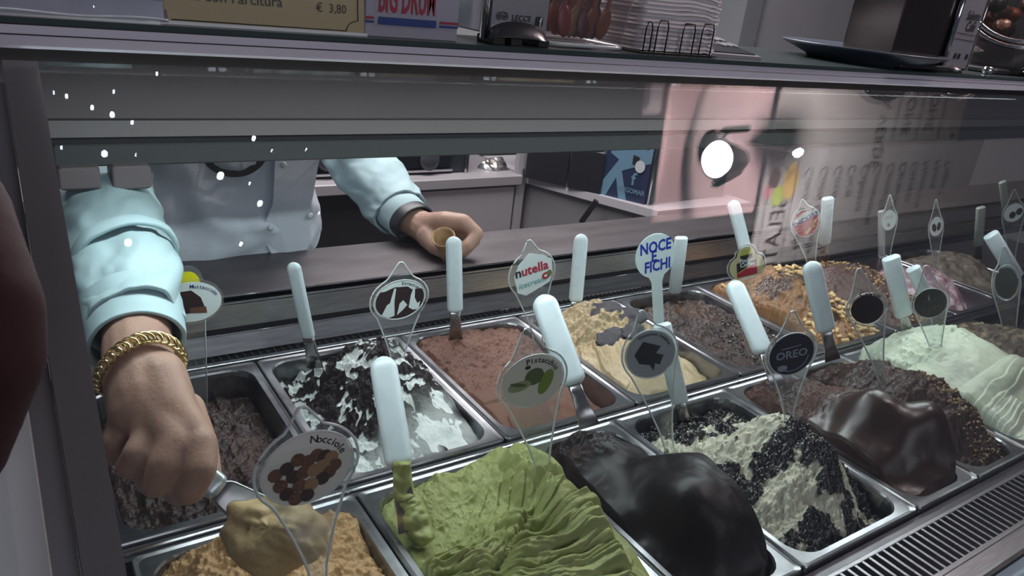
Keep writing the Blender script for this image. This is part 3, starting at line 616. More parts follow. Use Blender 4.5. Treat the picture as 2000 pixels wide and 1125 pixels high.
Bp_ = AT(781,912,'Y',-.075)
P_list = [AT(785,905,'Y',-.08), AT(788,955,'Y',-.09), AT(800,990,'Y',-.10), AT(815,1025,'Y',-.12), AT(835,1060,'Y',-.14)]
Vs, Fs = tube(spline(P_list, 40), np.interp(np.linspace(0,4,40), range(5), [.010,.012,.017,.017,.010]), 40); n_ = fbm(Vs[:,0]+Vs[:,2], Vs[:,1]+Vs[:,2], 60, 3, 4)+.8*ridged(Vs[:,0]-Vs[:,2], Vs[:,1], 50, 4, 3); cc = Vs.mean(0); Vs = Vs+ (n_*.005)[:, None]*nrm([-.3,-.6,.7])
part('smear', (Vs, Fs), G_PIST, sp, label='green gelato clinging to the blade')

# ------------------------------------------------------------------ flavour markers
def pxper(c, S):
    def pr(P): q = RM.T @ (P-CAM); return np.array([FPX*q[0]/-q[2], -FPX*q[1]/-q[2]])
    return np.linalg.norm(pr(c+S*.005)-pr(c-S*.005))/.01
class Marker:
    def __init__(s, label, tip, cen, base, Yb, hw, hs=9, lean=0., yaw=0., b=.62, oval=True, rim=True):
        Bs = AT(*base, 'Y', Yb); Tp = AT(*tip, 'Y', Yb+lean); U = nrm(Tp-Bs); S = nrm((math.cos(yaw), math.sin(yaw), 0)); fr = Fr(Bs, S, U)
        k = pxper((Bs+Tp)/2, S); W = hw/k; ws = hs/k; H = np.linalg.norm(Tp-Bs)
        f = np.hypot(cen[0]-base[0], cen[1]-base[1])/np.hypot(tip[0]-base[0], tip[1]-base[1]); c = H*f; s.W, s.c, s.H = W, c, H
        ys = np.concatenate([np.linspace(-.03, c*.25, 4), np.linspace(c*.3, c, 14), np.linspace(c+.02*(H-c), H, 18)])
        kU = pxper((Bs+Tp)/2, U); s.b = b*hw/kU; bb_ = s.b*1.22; q_ = np.clip(1-((ys-c)/bb_)**2, 0, 1)**.5*W
        up = W*.08+W*.93*np.clip((H-ys)/(H-c), 0, 1)**1.12; lo = ws+(W*.82)*np.clip(ys/c, 0, 1)**1.35
        wd = np.where(ys < c, np.maximum(q_, lo), np.maximum(q_, up)); wd = np.minimum(wd, W)
        wd[ys > H-1e-6] = W*.05
        s.root = thing('flavour_marker', Bs, label, 'marker', 'flavour markers'); n = len(ys); e = .0012
        V = np.vstack([fr(np.stack([-wd, ys], 1), e), fr(np.stack([wd, ys], 1), e), fr(np.stack([wd, ys], 1), -e), fr(np.stack([-wd, ys], 1), -e)]); F = []
        for i in range(n-1):
            for a, bb in ((0, 1), (1, 2), (2, 3), (3, 0)): F.append((a*n+i, bb*n+i, bb*n+i+1, a*n+i+1))
        part('paddle', (V, F), ACRY, s.root, False)
        if rim:
            out = [fr(np.array([[-x, y]]))[0] for x, y in zip(wd, ys)]+[fr(np.array([[x, y]]))[0] for x, y in zip(wd[::-1], ys[::-1])]
            part('paddle_edge', tube(out, .0013, 6), ACRE, s.root)
        s.fr = Fr(Bs+fr.U*c, fr.S, fr.U); s.a = W*.86; s.r = s.b/(b*W)
        if oval:
            t = np.linspace(0, 2*math.pi, 44, endpoint=False)
            part('label_ring', tube([s.fr(np.array([[s.a*1.03*math.cos(x), s.b*1.03*math.sin(x)]]), .0014)[0] for x in t], .0009, 5, closed=True), ACRE, s.root)
    def disc(s, mat, k=1., label=None, P=None):
        s.d = part('label_disc', slab(s.fr, ell(s.a*k, s.b*k) if P is None else P, .0013, .0018), mat, s.root, False, label=label); return s.d
    def put(s, name, VF, mat, e=.0022, parent=None): return part(name, flat(s.fr, VF, e), mat, parent or s.d, False)
    def shape(s, name, P, mat, e=.0021): return s.put(name, poly(np.asarray(P)*np.array([s.W, s.W*s.r])), mat, e)
INK = M('black_ink', (.01,.01,.012), .5); INKB = M('blue_ink', h2('1a2f6e'), .5); PAPW = M('label_white', h2('cfdcdc'), .45); PAPG = M('label_grey', h2('c6c6be'), .45)
MARK = M('blue_marker_ink', h2('0a2ea8'), .5); RED = M('print_red', h2('a8203a'), .45); DBR = M('print_dark_brown', h2('2a1a1c'), .5); TEAL = M('print_teal', h2('3a9aa0'), .5)
HAZ = M('print_hazelnut', h2('6b4b38'), .5, noise=(400, h2('4d352a'), .4, .65)); HAZ2 = M('print_hazelnut_dark', h2('3d2b26'), .5); HAZ3 = M('print_hazelnut_light', h2('8f6f50'), .5)
def rock(n, r, seed, sx=1., sy=1., cx=0, cy=0, j=.25):
    g = np.random.default_rng(seed); t = np.linspace(0, 2*math.pi, n, endpoint=False); q = r*(1+j*g.uniform(-1, 1, n)); return np.stack([cx+sx*q*np.cos(t), cy+sy*q*np.sin(t)], 1)
# hazelnut
m = Marker('clear marker lettered Nocciole with hazelnuts, nearest the camera', (590,795), (597,905), (622,1128), -.245, 104, 16, lean=.01, b=.60)
m.disc(PAPG)
g = np.random.default_rng(3)
for k, (x, y) in enumerate([(-.62,.12),(-.40,.18),(-.18,.28),(.0,.20),(.18,.26),(.33,.20),(.45,.14),(.50,-.02),(-.55,-.1),(-.3,.0),(-.1,.02),(.1,.0),(.27,.04),(.38,-.12),(.24,-.2),(-.45,-.28),(-.2,-.2),(.02,-.24),(-.3,-.42),(-.08,-.42)]):
    m.put('hazelnut_print', poly(ell(.14*m.W, .14*m.W, 16, x*m.W*1.0, y*m.W*1.15-.08*m.W)), (HAZ, HAZ2, HAZ3)[(k*7+(x > .1)*2) % 3 if x > -.1 else k % 2], .0020+.00004*k)
m.put('lettering', arctext('Nocciole', .021, m.a*.82, m.b*.80, 82, 12), INK)
# pistachio
m = Marker('clear marker lettered Pistacchio with green nuts', (1028,642), (1042,735), (1062,925), -.135, 66, 11, lean=.0, yaw=-0.2, b=.68)
m.disc(PAPG)
GRN = M('print_green', h2('6d8434'), .5); GRN2 = M('print_green_dark', h2('4e6038'), .5)
m.shape('nut_print', ell(.28,.22,20,.05,.12,.2), GRN2); m.shape('nut_print', ell(.36,.17,20,.35,-.12,.95), GRN, .0023); m.shape('nut_print', rock(14,.3,4,1.1,.45,-.4,-.02,.05), M('print_shell', h2('8c9070'), .5), .0022); m.shape('shell_print', ell(.24,.05,16,-.42,.03,-.35), GRN2, .0024); m.shape('shell_print', ell(.08,.05,12,-.1,.42,0), INK, .0024)
m.put('lettering', arctext('Pistacchio', .0165, m.a*.84, m.b*.82, 100, 14), INK)
# dark chocolate
m = Marker('clear marker lettered Cioccolato fondente with a chocolate chunk', (1252,607), (1269,683), (1306,868), -.115, 51, 9, lean=.0, yaw=-0.38, b=.82)
m.disc(M('label_blue_grey', h2('9aa0aa'), .45)); CHK = M('print_chunk', h2('2c2c33'), .5)
m.shape('chunk_print', [(-.55,.15),(-.15,.52),(.42,.18),(.2,.0),(.45,-.15),(.25,-.45),(.1,-.35),(.0,-.6),(-.1,-.35),(-.45,-.2)], CHK)
m.put('lettering', arctext('Cioccolato fondente', .0125, m.a*.86, m.b*.86, 112, 12), INK)
# cookie
m = Marker('clear marker with a dark blue disc lettered OREO', (1548,608), (1543,686), (1541,815), -.205, 47, 8, yaw=-0.45, b=.81)
m.disc(M('label_navy', h2('14162a'), .35), label='dark blue label disc'); PALE = M('print_pale', h2('8e93a6'), .4)
m.put('lettering', text2d('OREO', .0185, .02, sx=.88), PALE); V_ = ell(m.a*.8, m.b*.85, 30); m.put('arc_print', (np.vstack([V_, V_*.95]), [(i, (i+1) % 30, 30+(i+1) % 30, 30+i) for i in range(18, 29)]), PALE); m.shape('cookie_print', ell(.2,.13,14,-.35,-.5), PALE)
m.put('underline', poly(np.array([(-.4,.3),(.35,.36),(.35,.40),(-.4,.34)])*m.W), PALE)
# chocolate
m = Marker('clear marker lettered Ciocco with a brown oval', (1677,525), (1691,596), (1721,738), -.18, 36, 6, yaw=-0.6, b=.78)
m.disc(M('label_brown', h2('241719'), .4), .92, label='dark brown label disc'); m.put('lettering', arctext('Ciocco', .014, m.a*1.02, m.b*1.02, 100, 35), INK)
# coffee bean
m = Marker('clear marker with black beans above the white cream', (1808,519), (1815,586), (1831,706), -.15, 33, 6, yaw=-0.65, b=.80)
m.disc(M('label_black', h2('131311'), .4), label='black label disc'); BEAN = M('print_bean', h2('3a342c'), .5)
for x, y in ((-.4,-.3),(-.1,-.35),(.2,-.3),(.42,-.2),(0,.1),(-.3,.15),(.3,.2)): m.shape('bean_print', ell(.1,.15,12,x,y,x), BEAN)
m.shape('glint_print', [(-.12,.2),(-.05,.6),(.0,.2)], PALE, .0024)
# far right, blank
m = Marker('grey clear marker without print at the right edge', (1960,482), (1967,545), (1976,695), -.15, 24, 6, yaw=-0.65, b=1.3); m.disc(M('label_smoke', h2('4b504d'), .4), .9)
# stracciatella
m = Marker('clear marker lettered Stracciatella', (783,512), (777,582), (776,715), .20, 57, 10, b=.63)
m.disc(PAPW); m.put('dark_print', (ell(m.a*.97, m.b*.97, 40), [tuple(range(16, 40))+(0,1,2,3)]), DBR, .0020)
m.put('dark_print', poly(np.array([(-.80,.02),(-.6,.34),(-.2,.46),(.25,.42),(.52,.2),(.72,-.1),(.4,-.45),(-.4,-.5)])*m.W), DBR, .0021)
for P in ([(-.62,-.42),(-.45,-.1),(-.35,-.05),(-.22,.42),(-.15,.4),(-.2,.0),(-.18,-.5),(-.4,-.55)], [(-.1,-.5),(-.02,-.12),(.1,-.02),(.25,-.2),(.1,-.35)], [(.3,-.3),(.36,.1),(.45,.38),(.5,.3),(.5,.0),(.6,-.2),(.7,-.15),(.65,-.42),(.45,-.4)]): m.shape('cream_print', P, PAPW, .0024)
m.put('lettering', arctext('Stracciatella', .0155, m.a*.88, m.b*.86, 88, 5), INK)
# hazelnut cream
m = Marker('clear marker with white label lettered nutella icecream', (1033,469), (1040,532), (1050,655), .18, 44, 9, yaw=-0.12, b=.8, oval=False)
k_ = m.W; m.disc(PAPW, P=np.array([(-.78,.10),(-.55,.55),(-.05,.92),(.55,.66),(.88,.40),(.86,-.25),(.70,-.55),(-.35,-.82),(-.70,-.60)])*np.array([k_, k_*m.r]), label='white six sided label')
m.put('lettering', (lambda V, F: (V+np.array([.12,.22*m.r])*k_, F))(*text2d('utella', .023, .025)), RED); m.put('lettering', (lambda V, F: (V+np.array([-.60,.22*m.r])*k_, F))(*text2d('n', .023, .025)), INK)
m.put('lettering', (lambda V, F: (V+np.array([-.05,-.34*m.r])*k_, F))(*text2d('icecream', .0155, shear=.25, sx=.9)), TEAL)
m.shape('nut_print', ell(.17,.15,16,.56,-.22), RED, .0023); m.shape('nut_print', ell(.12,.14,14,.72,-.16), M('print_olive', h2('6a6f3c'), .5), .0024); m.shape('nut_print', ell(.07,.06,12,.55,-.22), PAPW, .0026)
# hand lettered disc
Bs = AT(1287,632,'Y',.22); Tp = AT(1278,457,'Y',.215); fr = Fr(Bs, (1,-.35,0), Tp-Bs); H = np.linalg.norm(Tp-Bs); k_ = pxper((Bs+Tp)/2, fr.S); R_ = 39.5/k_; Ry = 40.5/pxper((Bs+Tp)/2, fr.U); st = 10.5/k_
root = thing('flavour_marker', Bs, 'white round marker hand lettered NOCE E FICHI in blue', 'marker', 'flavour markers'); cy = H-Ry
a0 = math.asin(min(1, st*1.5/R_)); arc = [(R_*math.sin(t), cy-Ry*math.cos(t)) for t in np.linspace(a0, 2*math.pi-a0, 40)]
part('paddle', slab(fr, [(-st,-.03),(st,-.03),(st,cy-Ry*1.22)]+arc+[(-st,cy-Ry*1.22)], -.0012, .0012), M('white_board', h2('cfe6ea'), .35), root, False)
for s, yy, dx in (('NOCE', .42, 0), ('E', .0, -.1), ('FICHI', -.45, .05)):
    V, F = text2d(s, .028*Ry/R_, .03, shear=.08, sx=.80*R_/Ry); part('lettering', flat(fr, (V+np.array([dx*R_, cy+yy*Ry]), F), .0016), MARK, root, False)
# clover marker
Bs = AT(1462,592,'Y',.16); Tp = AT(1456,484,'Y',.16); fr = Fr(Bs, (1,-.5,0), Tp-Bs); k_ = pxper((Bs+Tp)/2, fr.S); qy = 1/pxper((Bs+Tp)/2, fr.U); cy = 76*qy; q = 1/k_
root = thing('flavour_marker', Bs, 'clover shaped marker lettered Pocket Coffee', 'marker', 'flavour markers')
def clover(g): 
    P = []
    for cx_, cy_, r_, t0, t1 in ((13,-2,20,-100,40), (0,17,17,5,175), (-13,-2,20,140,280)):
        for t in np.linspace(math.radians(t0), math.radians(t1), 12): P.append(((cx_+(r_+g)*math.cos(t))*q, cy+(cy_+(r_+g)*math.sin(t))*qy))
    return np.array(P)
CL = clover(5); part('paddle', slab(fr, np.vstack([CL[:], [(-8*q, cy-26*qy), (-9*q,-.03), (9*q,-.03), (8*q, cy-26*qy)]]), -.0012, .0012), ACRY, root, False)
part('paddle_edge', tube([fr(np.array([p]))[0] for p in CL], .0011, 6, closed=True), ACRE, root)
d_ = part('label_disc', slab(fr, clover(1), .0013, .0018), M('label_cream', h2('b9b78a'), .45), root, False)
def cpl(nm, P, mat, e): part(nm, flat(fr, poly(np.array(P)*np.array([q, qy])+np.array([0, cy])), e), mat, d_, False)
cpl('dark_print', [(-20,-20),(20,-20),(20,6),(12,10),(12,20),(-12,20),(-12,10),(-20,6)], M('print_black_green', h2('1e201a'), .5), .0020); cpl('red_print', [(-19,-12),(20,4),(20,-19),(-19,-19)], RED, .0022); cpl('green_print', [(-12,20),(12,20),(9,30),(-9,30)], M('print_lime', h2('a5ac4c'), .5), .0022); cpl('gold_print', [(-19,-11),(20,5),(20,3),(-19,-13)], M('print_gold', h2('b89a4a'), .5), .0024)
for s, yy in (('Pocket', 10), ('Coffee', 2)): V, F = text2d(s, 11*qy, .03, shear=.1, sx=q/qy); part('lettering', flat(fr, (V+np.array([1*q, cy+yy*qy]), F), .0026), PAPW, d_, False)
# peanut bar
m = Marker('clear marker with round red label lettered SNICKERS', (1567,390), (1575,433), (1585,512), .16, 26, 8, yaw=-0.5, b=.95)
m.disc(M('print_snack_red', h2('b0404c'), .4), 1.05, label='red label disc'); m.shape('banner_print', [(-.8,.0),(.75,.45),(.75,.75),(.2,.85),(-.75,.45)], PAPW, .0020)
m.put('lettering', (lambda V, F: (V@np.array([[.96,.28],[-.28,.96]])+np.array([0,.38])*m.W, F))(*text2d('SNICKERS', .0145, .03, sx=.85)), M('print_blue', h2('20308c'), .4), .0024)
for x, y in ((.2,-.5),(.45,-.3),(.6,-.05),(.0,-.65)): m.shape('peanut_print', ell(.15,.11,12,x,y,.8), M('print_peanut', h2('c8b070'), .5), .0024)
m = Marker('clear marker with pale oval label in the back row', (1738,381), (1735,428), (1733,505), .16, 15, 5, yaw=-0.6, b=1.2)
m.disc(PAPW); m.shape('frame_print', [(-.5,.1),(.4,.2),(.4,.7),(-.5,.6)], PAPG, .0020); m.shape('nut_print', ell(.15,.25,12,-.05,-.55,.3), HAZ3, .0022)
m = Marker('slim clear marker with two brown beans on its oval', (1828,390), (1830,440), (1828,522), .16, 13, 4, yaw=-0.55, b=1.3)
m.disc(PAPW); m.shape('bean_print', ell(.3,.62,14,-.28,-.05,.15), DBR); m.shape('bean_print', ell(.26,.62,14,.35,-.02,-.1), DBR)
m = Marker('clear marker with brown nuts at the far right edge', (1981,370), (1985,413), (1976,505), .16, 19, 6, yaw=-0.6, b=.85)
m.disc(PAPW); m.shape('nut_print', ell(.3,.35,14,-.1,-.2), DBR); m.shape('nut_print', ell(.3,.35,14,.5,.0), DBR)
# marker in the biscuit gelato: oval card on a square stem
Bs = AT(380,790,'Y',.22); Tp = AT(372,545,'Y',.22); fr = Fr(Bs, (1,-.05,0), Tp-Bs); k_ = pxper((Bs+Tp)/2, fr.S); q = 1/k_; r = k_/pxper((Bs+Tp)/2, fr.U); cy = 203*q*r
root = thing('flavour_marker', Bs, 'oval marker lettered Mustacciolo with a yellow spot, behind the sleeve', 'marker', 'flavour markers')
part('paddle', slab(fr, ell(64*q, 42*q*r, 44, 0, cy), -.0012, .0012), ACRY, root, False); part('spot_holder', slab(fr, ell(30*q, 28*q*r, 30, -6*q, cy+38*q*r), -.0022, -.0013), ACRY, root, False)
part('stem', slab(fr, [(-28*q,-.03),(26*q,-.03),(26*q,cy-30*q*r),(-28*q,cy-30*q*r)], -.0035, -.0024), ACRY, root, False); part('stem_edge', tube([fr(np.array([p]))[0] for p in ((26*q,-.03),(26*q,cy-36*q*r),(-28*q,cy-36*q*r))], .0009, 5), ACRE, root)
part('yellow_spot', slab(fr, ell(24*q, 21*q*r, 30, -6*q, cy+34*q*r), -.0012, -.0006), M('yellow_sticker', h2('d8d412'), .45), root, False)
d_ = part('label_disc', slab(fr, ell(59*q, 37*q*r, 44, 0, cy), .0013, .0018), PAPW, root, False)
part('biscuit_print', flat(fr, poly(np.array([(-50,-12),(-30,6),(-28,20),(0,22),(18,8),(30,-22),(-2,-20),(-45,-22)])*np.array([q, q*r])+np.array([0, cy])), .0021), DBR, d_, False); part('biscuit_print', flat(fr, poly(np.array([(-5,-10),(28,-10),(30,-22),(-2,-20)])*np.array([q, q*r])+np.array([0, cy])), .0023), HAZ, d_, False)
V, F = arctext('Mustacciolo', 17.5*q, 53*q, 29*q*r, 92, 22); part('lettering', flat(fr, (V+np.array([0, cy]), F), .0023), INKB, d_, False)

# ------------------------------------------------------------------ the server
def fuse(vf, voxel, iters):
    me = mesh('tmp', *vf); o = bpy.data.objects.new('tmp', me); COL.objects.link(o)
    r = o.modifiers.new('r', 'REMESH'); r.mode = 'VOXEL'; r.voxel_size = voxel; r.use_smooth_shade = True
    s = o.modifiers.new('s', 'SMOOTH'); s.iterations = iters; s.factor = .5
    dg = bpy.context.evaluated_depsgraph_get(); ev = o.evaluated_get(dg); m2 = ev.to_mesh()
    V = np.array([v.co[:] for v in m2.vertices]); F = [tuple(p.vertices) for p in m2.polygons]; ev.to_mesh_clear()
    bpy.data.objects.remove(o); bpy.data.meshes.remove(me); return V, F
def chain(*pts):                                               # pts: (u, v, t, radius)
    Q = [(D(u, v, t), r) for u, v, t, r in pts]; return [capsule(a[0], a[1], b[0], b[1]) for a, b in zip(Q[:-1], Q[1:])]
def sleeve(ctrl, rows=70, n=72, flat=.85, wr=.004, seed=0, fq=14, thick=.0):
    Q = spline([(*D(u, v, t), r) for u, v, t, r in ctrl], rows); P = Q[:, :3]; R = Q[:, 3]; L = []
    A = np.linspace(0, 2*math.pi, n, endpoint=False); ln = np.cumsum(np.r_[0, np.linalg.norm(np.diff(P, axis=0), axis=1)])
    for i in range(rows):
        d = nrm(P[min(i+1, rows-1)]-P[max(i-1, 0)]); s = nrm(CRT-np.dot(CRT, d)*d); u = np.cross(s, d)
        k = fbm(np.cos(A)*.12+2+ln[i]*.25, np.sin(A)*.12+ln[i], fq, seed, 3)+.7*ridged(np.cos(A)*.06+ln[i]*.9, np.sin(A)*.08+ln[i]*.5, fq*.7, seed+5, 2)
        r = R[i]+wr*k; L.append(P[i]+r[:, None]*(np.cos(A)[:, None]*s+flat*np.sin(A)[:, None]*u))
    L = list(L)+[P[-1]+(L[-1]-P[-1])*.93, P[-2]+(L[-2]-P[-2])*.90, P[-5]+(L[-5]-P[-5])*.88]
    return loft(L)
SKIN = M('skin', h2('9a7b6c'), .52, spec=.4, sss=.12, noise=(38, h2('a98875'), .35, .7), bump=(300, .25, .0015))
COAT = M('white_coat', h2('c4cdd6'), .75, spec=.2, noise=(9, h2('b9c3cc'), .4, .7), bump=(900, .15, .0008))
FZ_ = -.95
person = thing('person', (-.1, .72, FZ_), 'server in a white jacket reaching into the case, scooping with one hand', 'person')
caps = []
# right forearm and fist (seen from the back of the hand)
caps += chain((262,560,.86,.036), (268,660,.79,.034), (272,720,.755,.034), (285,780,.74,.036))
for u, v, t, r in ((388,862,.715,.0155), (340,858,.705,.0165), (290,850,.715,.0165), (240,832,.735,.0155)): caps += chain((280+(u-300)*.35,735,.745,.026), ((u+285)/2,800,.727,.024), (u,v,t,r))
caps += chain((392,865,.712,.0155), (392,915,.700,.0150), (372,955,.705,.0145), (345,962,.722,.0125))       # index
caps += chain((340,862,.703,.0155), (322,905,.692,.0145), (305,945,.700,.0135), (290,940,.72,.012))         # middle
caps += chain((290,855,.712,.015), (270,885,.700,.0140), (255,910,.708,.0125), (250,905,.725,.0115))        # ring
caps += chain((240,835,.733,.014), (225,862,.722,.0130), (220,885,.728,.0115), (225,885,.745,.0105))        # little
caps += chain((365,800,.76,.018), (395,870,.75,.015), (408,925,.735,.0125), (402,950,.728,.0115))           # thumb, behind the handle
# left forearm and hand around the cone
caps += chain((735,370,1.66,.036), (790,425,1.57,.032), (822,440,1.53,.031), (838,450,1.51,.032), (850,452,1.50,.030))
caps += chain((835,440,1.51,.026), (870,432,1.47,.020), (905,434,1.455,.0165), (932,456,1.45,.0125))         # index over the cone
caps += chain((932,456,1.45,.0125), (915,478,1.44,.0125), (898,492,1.445,.0115))
caps += chain((850,440,1.53,.024), (895,445,1.50,.0175), (925,468,1.49,.0145), (905,492,1.48,.012), (880,496,1.475,.011))
caps += chain((845,465,1.51,.026), (865,490,1.485,.0165), (885,505,1.47,.0125))
caps += chain((838,462,1.49,.025), (850,482,1.465,.0165), (868,494,1.45,.0125))                            # thumb base below
TC = AT(440, 430, 'Y', .70); shR = np.array([TC[0]-.16, .72, .52]); shL = np.array([TC[0]+.12, .74, .50])
for a_, b_ in ((D(262,560,.86), D(205,385,1.075)), (D(205,385,1.075), D(192,290,1.22)), (D(192,290,1.22), shR), (shR, shL), (shL, D(690,290,1.76)), (D(690,290,1.76), D(735,370,1.66)), ((shR+shL)/2-np.array([0,0,.04]), np.array([TC[0]-.03,.72,.15]))): caps.append(capsule(a_, .036, b_, .036))
body = part('body', fuse(join(*caps), .0032, 4), SKIN, person)
# jacket torso
Zs = np.linspace(.085, .66, 60); A = np.linspace(0, 2*math.pi, 150, endpoint=False); L = []
TC = AT(440, 430, 'Y', .70)
for z in Zs:
    k = (z-.085)/.575; rx = .205-.018*math.sin(k*2.6)+.02*sstep(.75, 1, k)-.15*sstep(.9, 1.0, k); ry = .135-.05*sstep(.85, 1, k); cx = TC[0]-.03+.0*k; cyy = .715-.03*k
    x = cx+rx*np.sign(np.cos(A))*np.abs(np.cos(A))**.85; y = cyy+ry*np.sin(A)
    wv = .010*fbm(np.cos(A)*2.2+5, np.full_like(A, z)*9, 1.6, 3, 3)+.008*ridged(np.cos(A)*1.6+z*3, np.full_like(A, z*7), 1.4, 8, 2)
    fl = 1+.10*sstep(.25, 0, k)
    zz = z+.022*fbm(A*1.8, A*0, 1.6, 6, 2)*sstep(.15, 0, k)
    L.append(np.stack([cx+(x-cx)*fl, cyy+(y-cyy)*fl-wv*1.6, zz+0*x], 1))
TL = [rr(TC[0]-.03, .73, .17, .10, .09, 6, z) for z in (FZ_, -.4, .02, .12)]
part('trousers', loft(TL, True, True), M('dark_trousers', h2('202024'), .8), person)
part('jacket', loft(L, False, True), COAT, person, label='white buttoned jacket')
# jacket front flap with buttons, badge
def on_coat(u, v, off=0.): return AT(u, v, 'Y', .575-off)
fl = np.array([(538,300),(536,350),(533,400),(520,430),(512,450),(520,475),(538,512),(565,508),(600,488),(607,460),(603,420),(612,380),(622,320),(628,300)])
FV = np.array([on_coat(u, v, .012+.010*math.sin((v-300)/40)) for u, v in fl]); ns = len(fl); FB = FV+np.array([0,.006,0])
part('front_flap', (np.vstack([FV, FB]), [tuple(range(ns)), tuple(range(2*ns-1, ns-1, -1))]+[(i, ns+i, ns+(i+1) % ns, (i+1) % ns) for i in range(ns)]), COAT, person, False)
for u, v in ((553,322),(528,444)): part('button', lathe([(.001,0),(.005,.0005),(.006,.002),(.004,.0035),(.001,.004)], on_coat(u, v, .026), 14, (0,-1,0)), M('button', h2('b6c2c8'), .4), person)
part('button', lathe([(.001,0),(.005,.0005),(.006,.002),(.004,.0035),(.001,.004)], on_coat(605, 421, .02), 14, (.3,-1,0)), MAT['button'], person)
bc = on_coat(458, 290, .012); bfr = Fr(bc, (1,-.1,0), (0,0,1)); E1 = ell(.056,.050,40); E2 = ell(.046,.038,40)+np.random.default_rng(1).normal(0, .0015, (40, 2))
part('badge', (bfr(np.vstack([E1, E2])), [(i, (i+1) % 40, 40+(i+1) % 40, 40+i) for i in range(40)]), INK, person, False, label='black ring printed on the jacket')
# sleeves and cuffs
SLV = M('white_sleeve', h2('a6bfc3'), .75, spec=.2, noise=(9, h2('9ab3b8'), .4, .7), bump=(900, .15, .0008))
sl1 = part('sleeve', sleeve([(186,200,1.36,.068), (194,300,1.21,.067), (205,385,1.075,.064), (220,450,.985,.0595), (236,505,.92,.0565), (254,560,.87,.0545), (265,612,.828,.0515), (267,640,.805,.0500)], seed=3, wr=.0055), SLV, person)
part('cuff', sleeve([(256,590,.835,.0510), (262,625,.815,.0500), (266,655,.798,.0485), (268,672,.787,.0475)], 24, 60, wr=.0010, seed=9), SLV, sl1)
part('cuff_seam', sleeve([(246,490,.905,.0580), (248,497,.90,.0585), (250,502,.897,.0570)], 10, 60, wr=.0015, seed=4), SLV, sl1)
sl2 = part('sleeve', sleeve([(640,180,1.86,.080), (675,260,1.80,.078), (715,330,1.72,.074), (745,370,1.65,.067), (772,402,1.60,.058), (783,415,1.58,.055)], seed=13, wr=.005), SLV, person)
part('cuff', sleeve([(768,400,1.605,.053), (790,420,1.565,.049), (800,430,1.55,.047)], 16, 60, wr=.001, seed=9), SLV, sl2)
Pq = [D(796,424,1.555), D(812,436,1.535)]
part('wristband', sleeve([(800,428,1.548,.046), (806,433,1.54,.046), (812,438,1.533,.045)], 8, 48, wr=.0004, seed=2), M('black_band', h2('202326'), .45), person, label='black band on the wrist')
# gold chain bracelet
br = bpy.data.objects.new('gold_bracelet', None); COL.objects.link(br); br.parent = person; br['label'] = 'gold curb chain bracelet'
Wc = D(276, 722, .753); ad = nrm(D(300,850,.72)-D(265,650,.80)); s0 = nrm(CRT-np.dot(CRT, ad)*ad); u0 = np.cross(s0, ad)
GOLD = M('gold', h2('d6c28c'), .18, 1.); t_ = np.linspace(0, 2*math.pi, 16, endpoint=False)
lk = tube([(.0072*math.cos(t), .0046*math.sin(t), 0) for t in t_], .0017, 6, closed=True); lkm = mesh('link', *lk)
from mathutils import Matrix
NL = 34
for i in range(NL):
    a = 2*math.pi*i/NL; rd = math.cos(a)*s0+math.sin(a)*u0; tg = -math.sin(a)*s0+math.cos(a)*u0
    p = Wc+.0400*math.cos(a)*s0+.0385*math.sin(a)*u0+ad*(.004*math.sin(a*2+.5)-.006*math.cos(a))
    tw = .55; X1 = nrm(tg*math.cos(.5)+ad*math.sin(.5)); N1 = nrm(rd*math.cos(tw)+np.cross(X1, rd)*math.sin(tw)); Y1 = np.cross(N1, X1)
    o = link('link', lkm, GOLD, br); o.matrix_local = Matrix([[X1[0],Y1[0],N1[0],0],[X1[1],Y1[1],N1[1],0],[X1[2],Y1[2],N1[2],0],[0,0,0,1]]); o.location = p-rootloc(person)
# spatula held in the fist, loaded with gelato
A_ = D(330,880,.722); B_ = D(432,958,.725); d_ = nrm(B_-A_); sd_ = nrm(np.cross(d_, ray(400,950)))
held = thing('gelato_spatula', B_+d_*.05, 'steel spatula held in the fist and loaded with hazelnut gelato', 'spatula', 'gelato spatulas')
part('handle', rbar(A_-d_*.03, B_, .026, .015, sd_), M('steel_handle', (.50,.56,.58), .3, .6), held)
C_ = D(545,1035,.74); part('blade', rbar(B_-d_*.006, C_, .024, .006, sd_, tap=2.0), BLADE, held)
Vs, Fs = ico(60, 44, .047, .036, .034); ax1 = nrm(D(585,1060,.735)-D(470,1000,.74)); ax2 = nrm(np.cross(ray(540,1030), ax1)); ax3 = np.cross(ax1, ax2)
Vs = D(540,1040,.727)+Vs[:, :1]*ax1+Vs[:, 1:2]*ax2+Vs[:, 2:]*ax3; ns_ = fbm(Vs[:,0]*1.0+Vs[:,2], Vs[:,1]+Vs[:,2]*.6, 34, 5, 4)+.6*ridged(Vs[:,0]-Vs[:,2], Vs[:,1], 30, 8, 3); dv = Vs-D(540,1040,.727); Vs = Vs+(ns_*.0075)[:, None]*dv/np.linalg.norm(dv, axis=1)[:, None]
part('scooped_gelato', (Vs, Fs), M('hazelnut_scoop', h2('b09a70'), .55, noise=(22, h2('9c845a'), .35, .7), bump=(150, .3, .003)), held, label='lump of hazelnut gelato')
# wafer cone in the left hand
ca = nrm(-ray(868,462)*.75+np.array([0,.25,.45])); cc = D(866,463,1.40)
solo('wafer_cone', lathe([(.006,-.10),(.0205,-.002),(.0225,.0),(.0215,.002),(.0185,-.004),(.006,-.085),(.001,-.086)], cc, 36, ca), M('wafer', h2('a88a68'), .7, noise=(60, h2('947650'), .4, .65), bump=(150, .3, .002)), cc-ca*.10, 'small wafer cone held open towards the customer', 'cone')

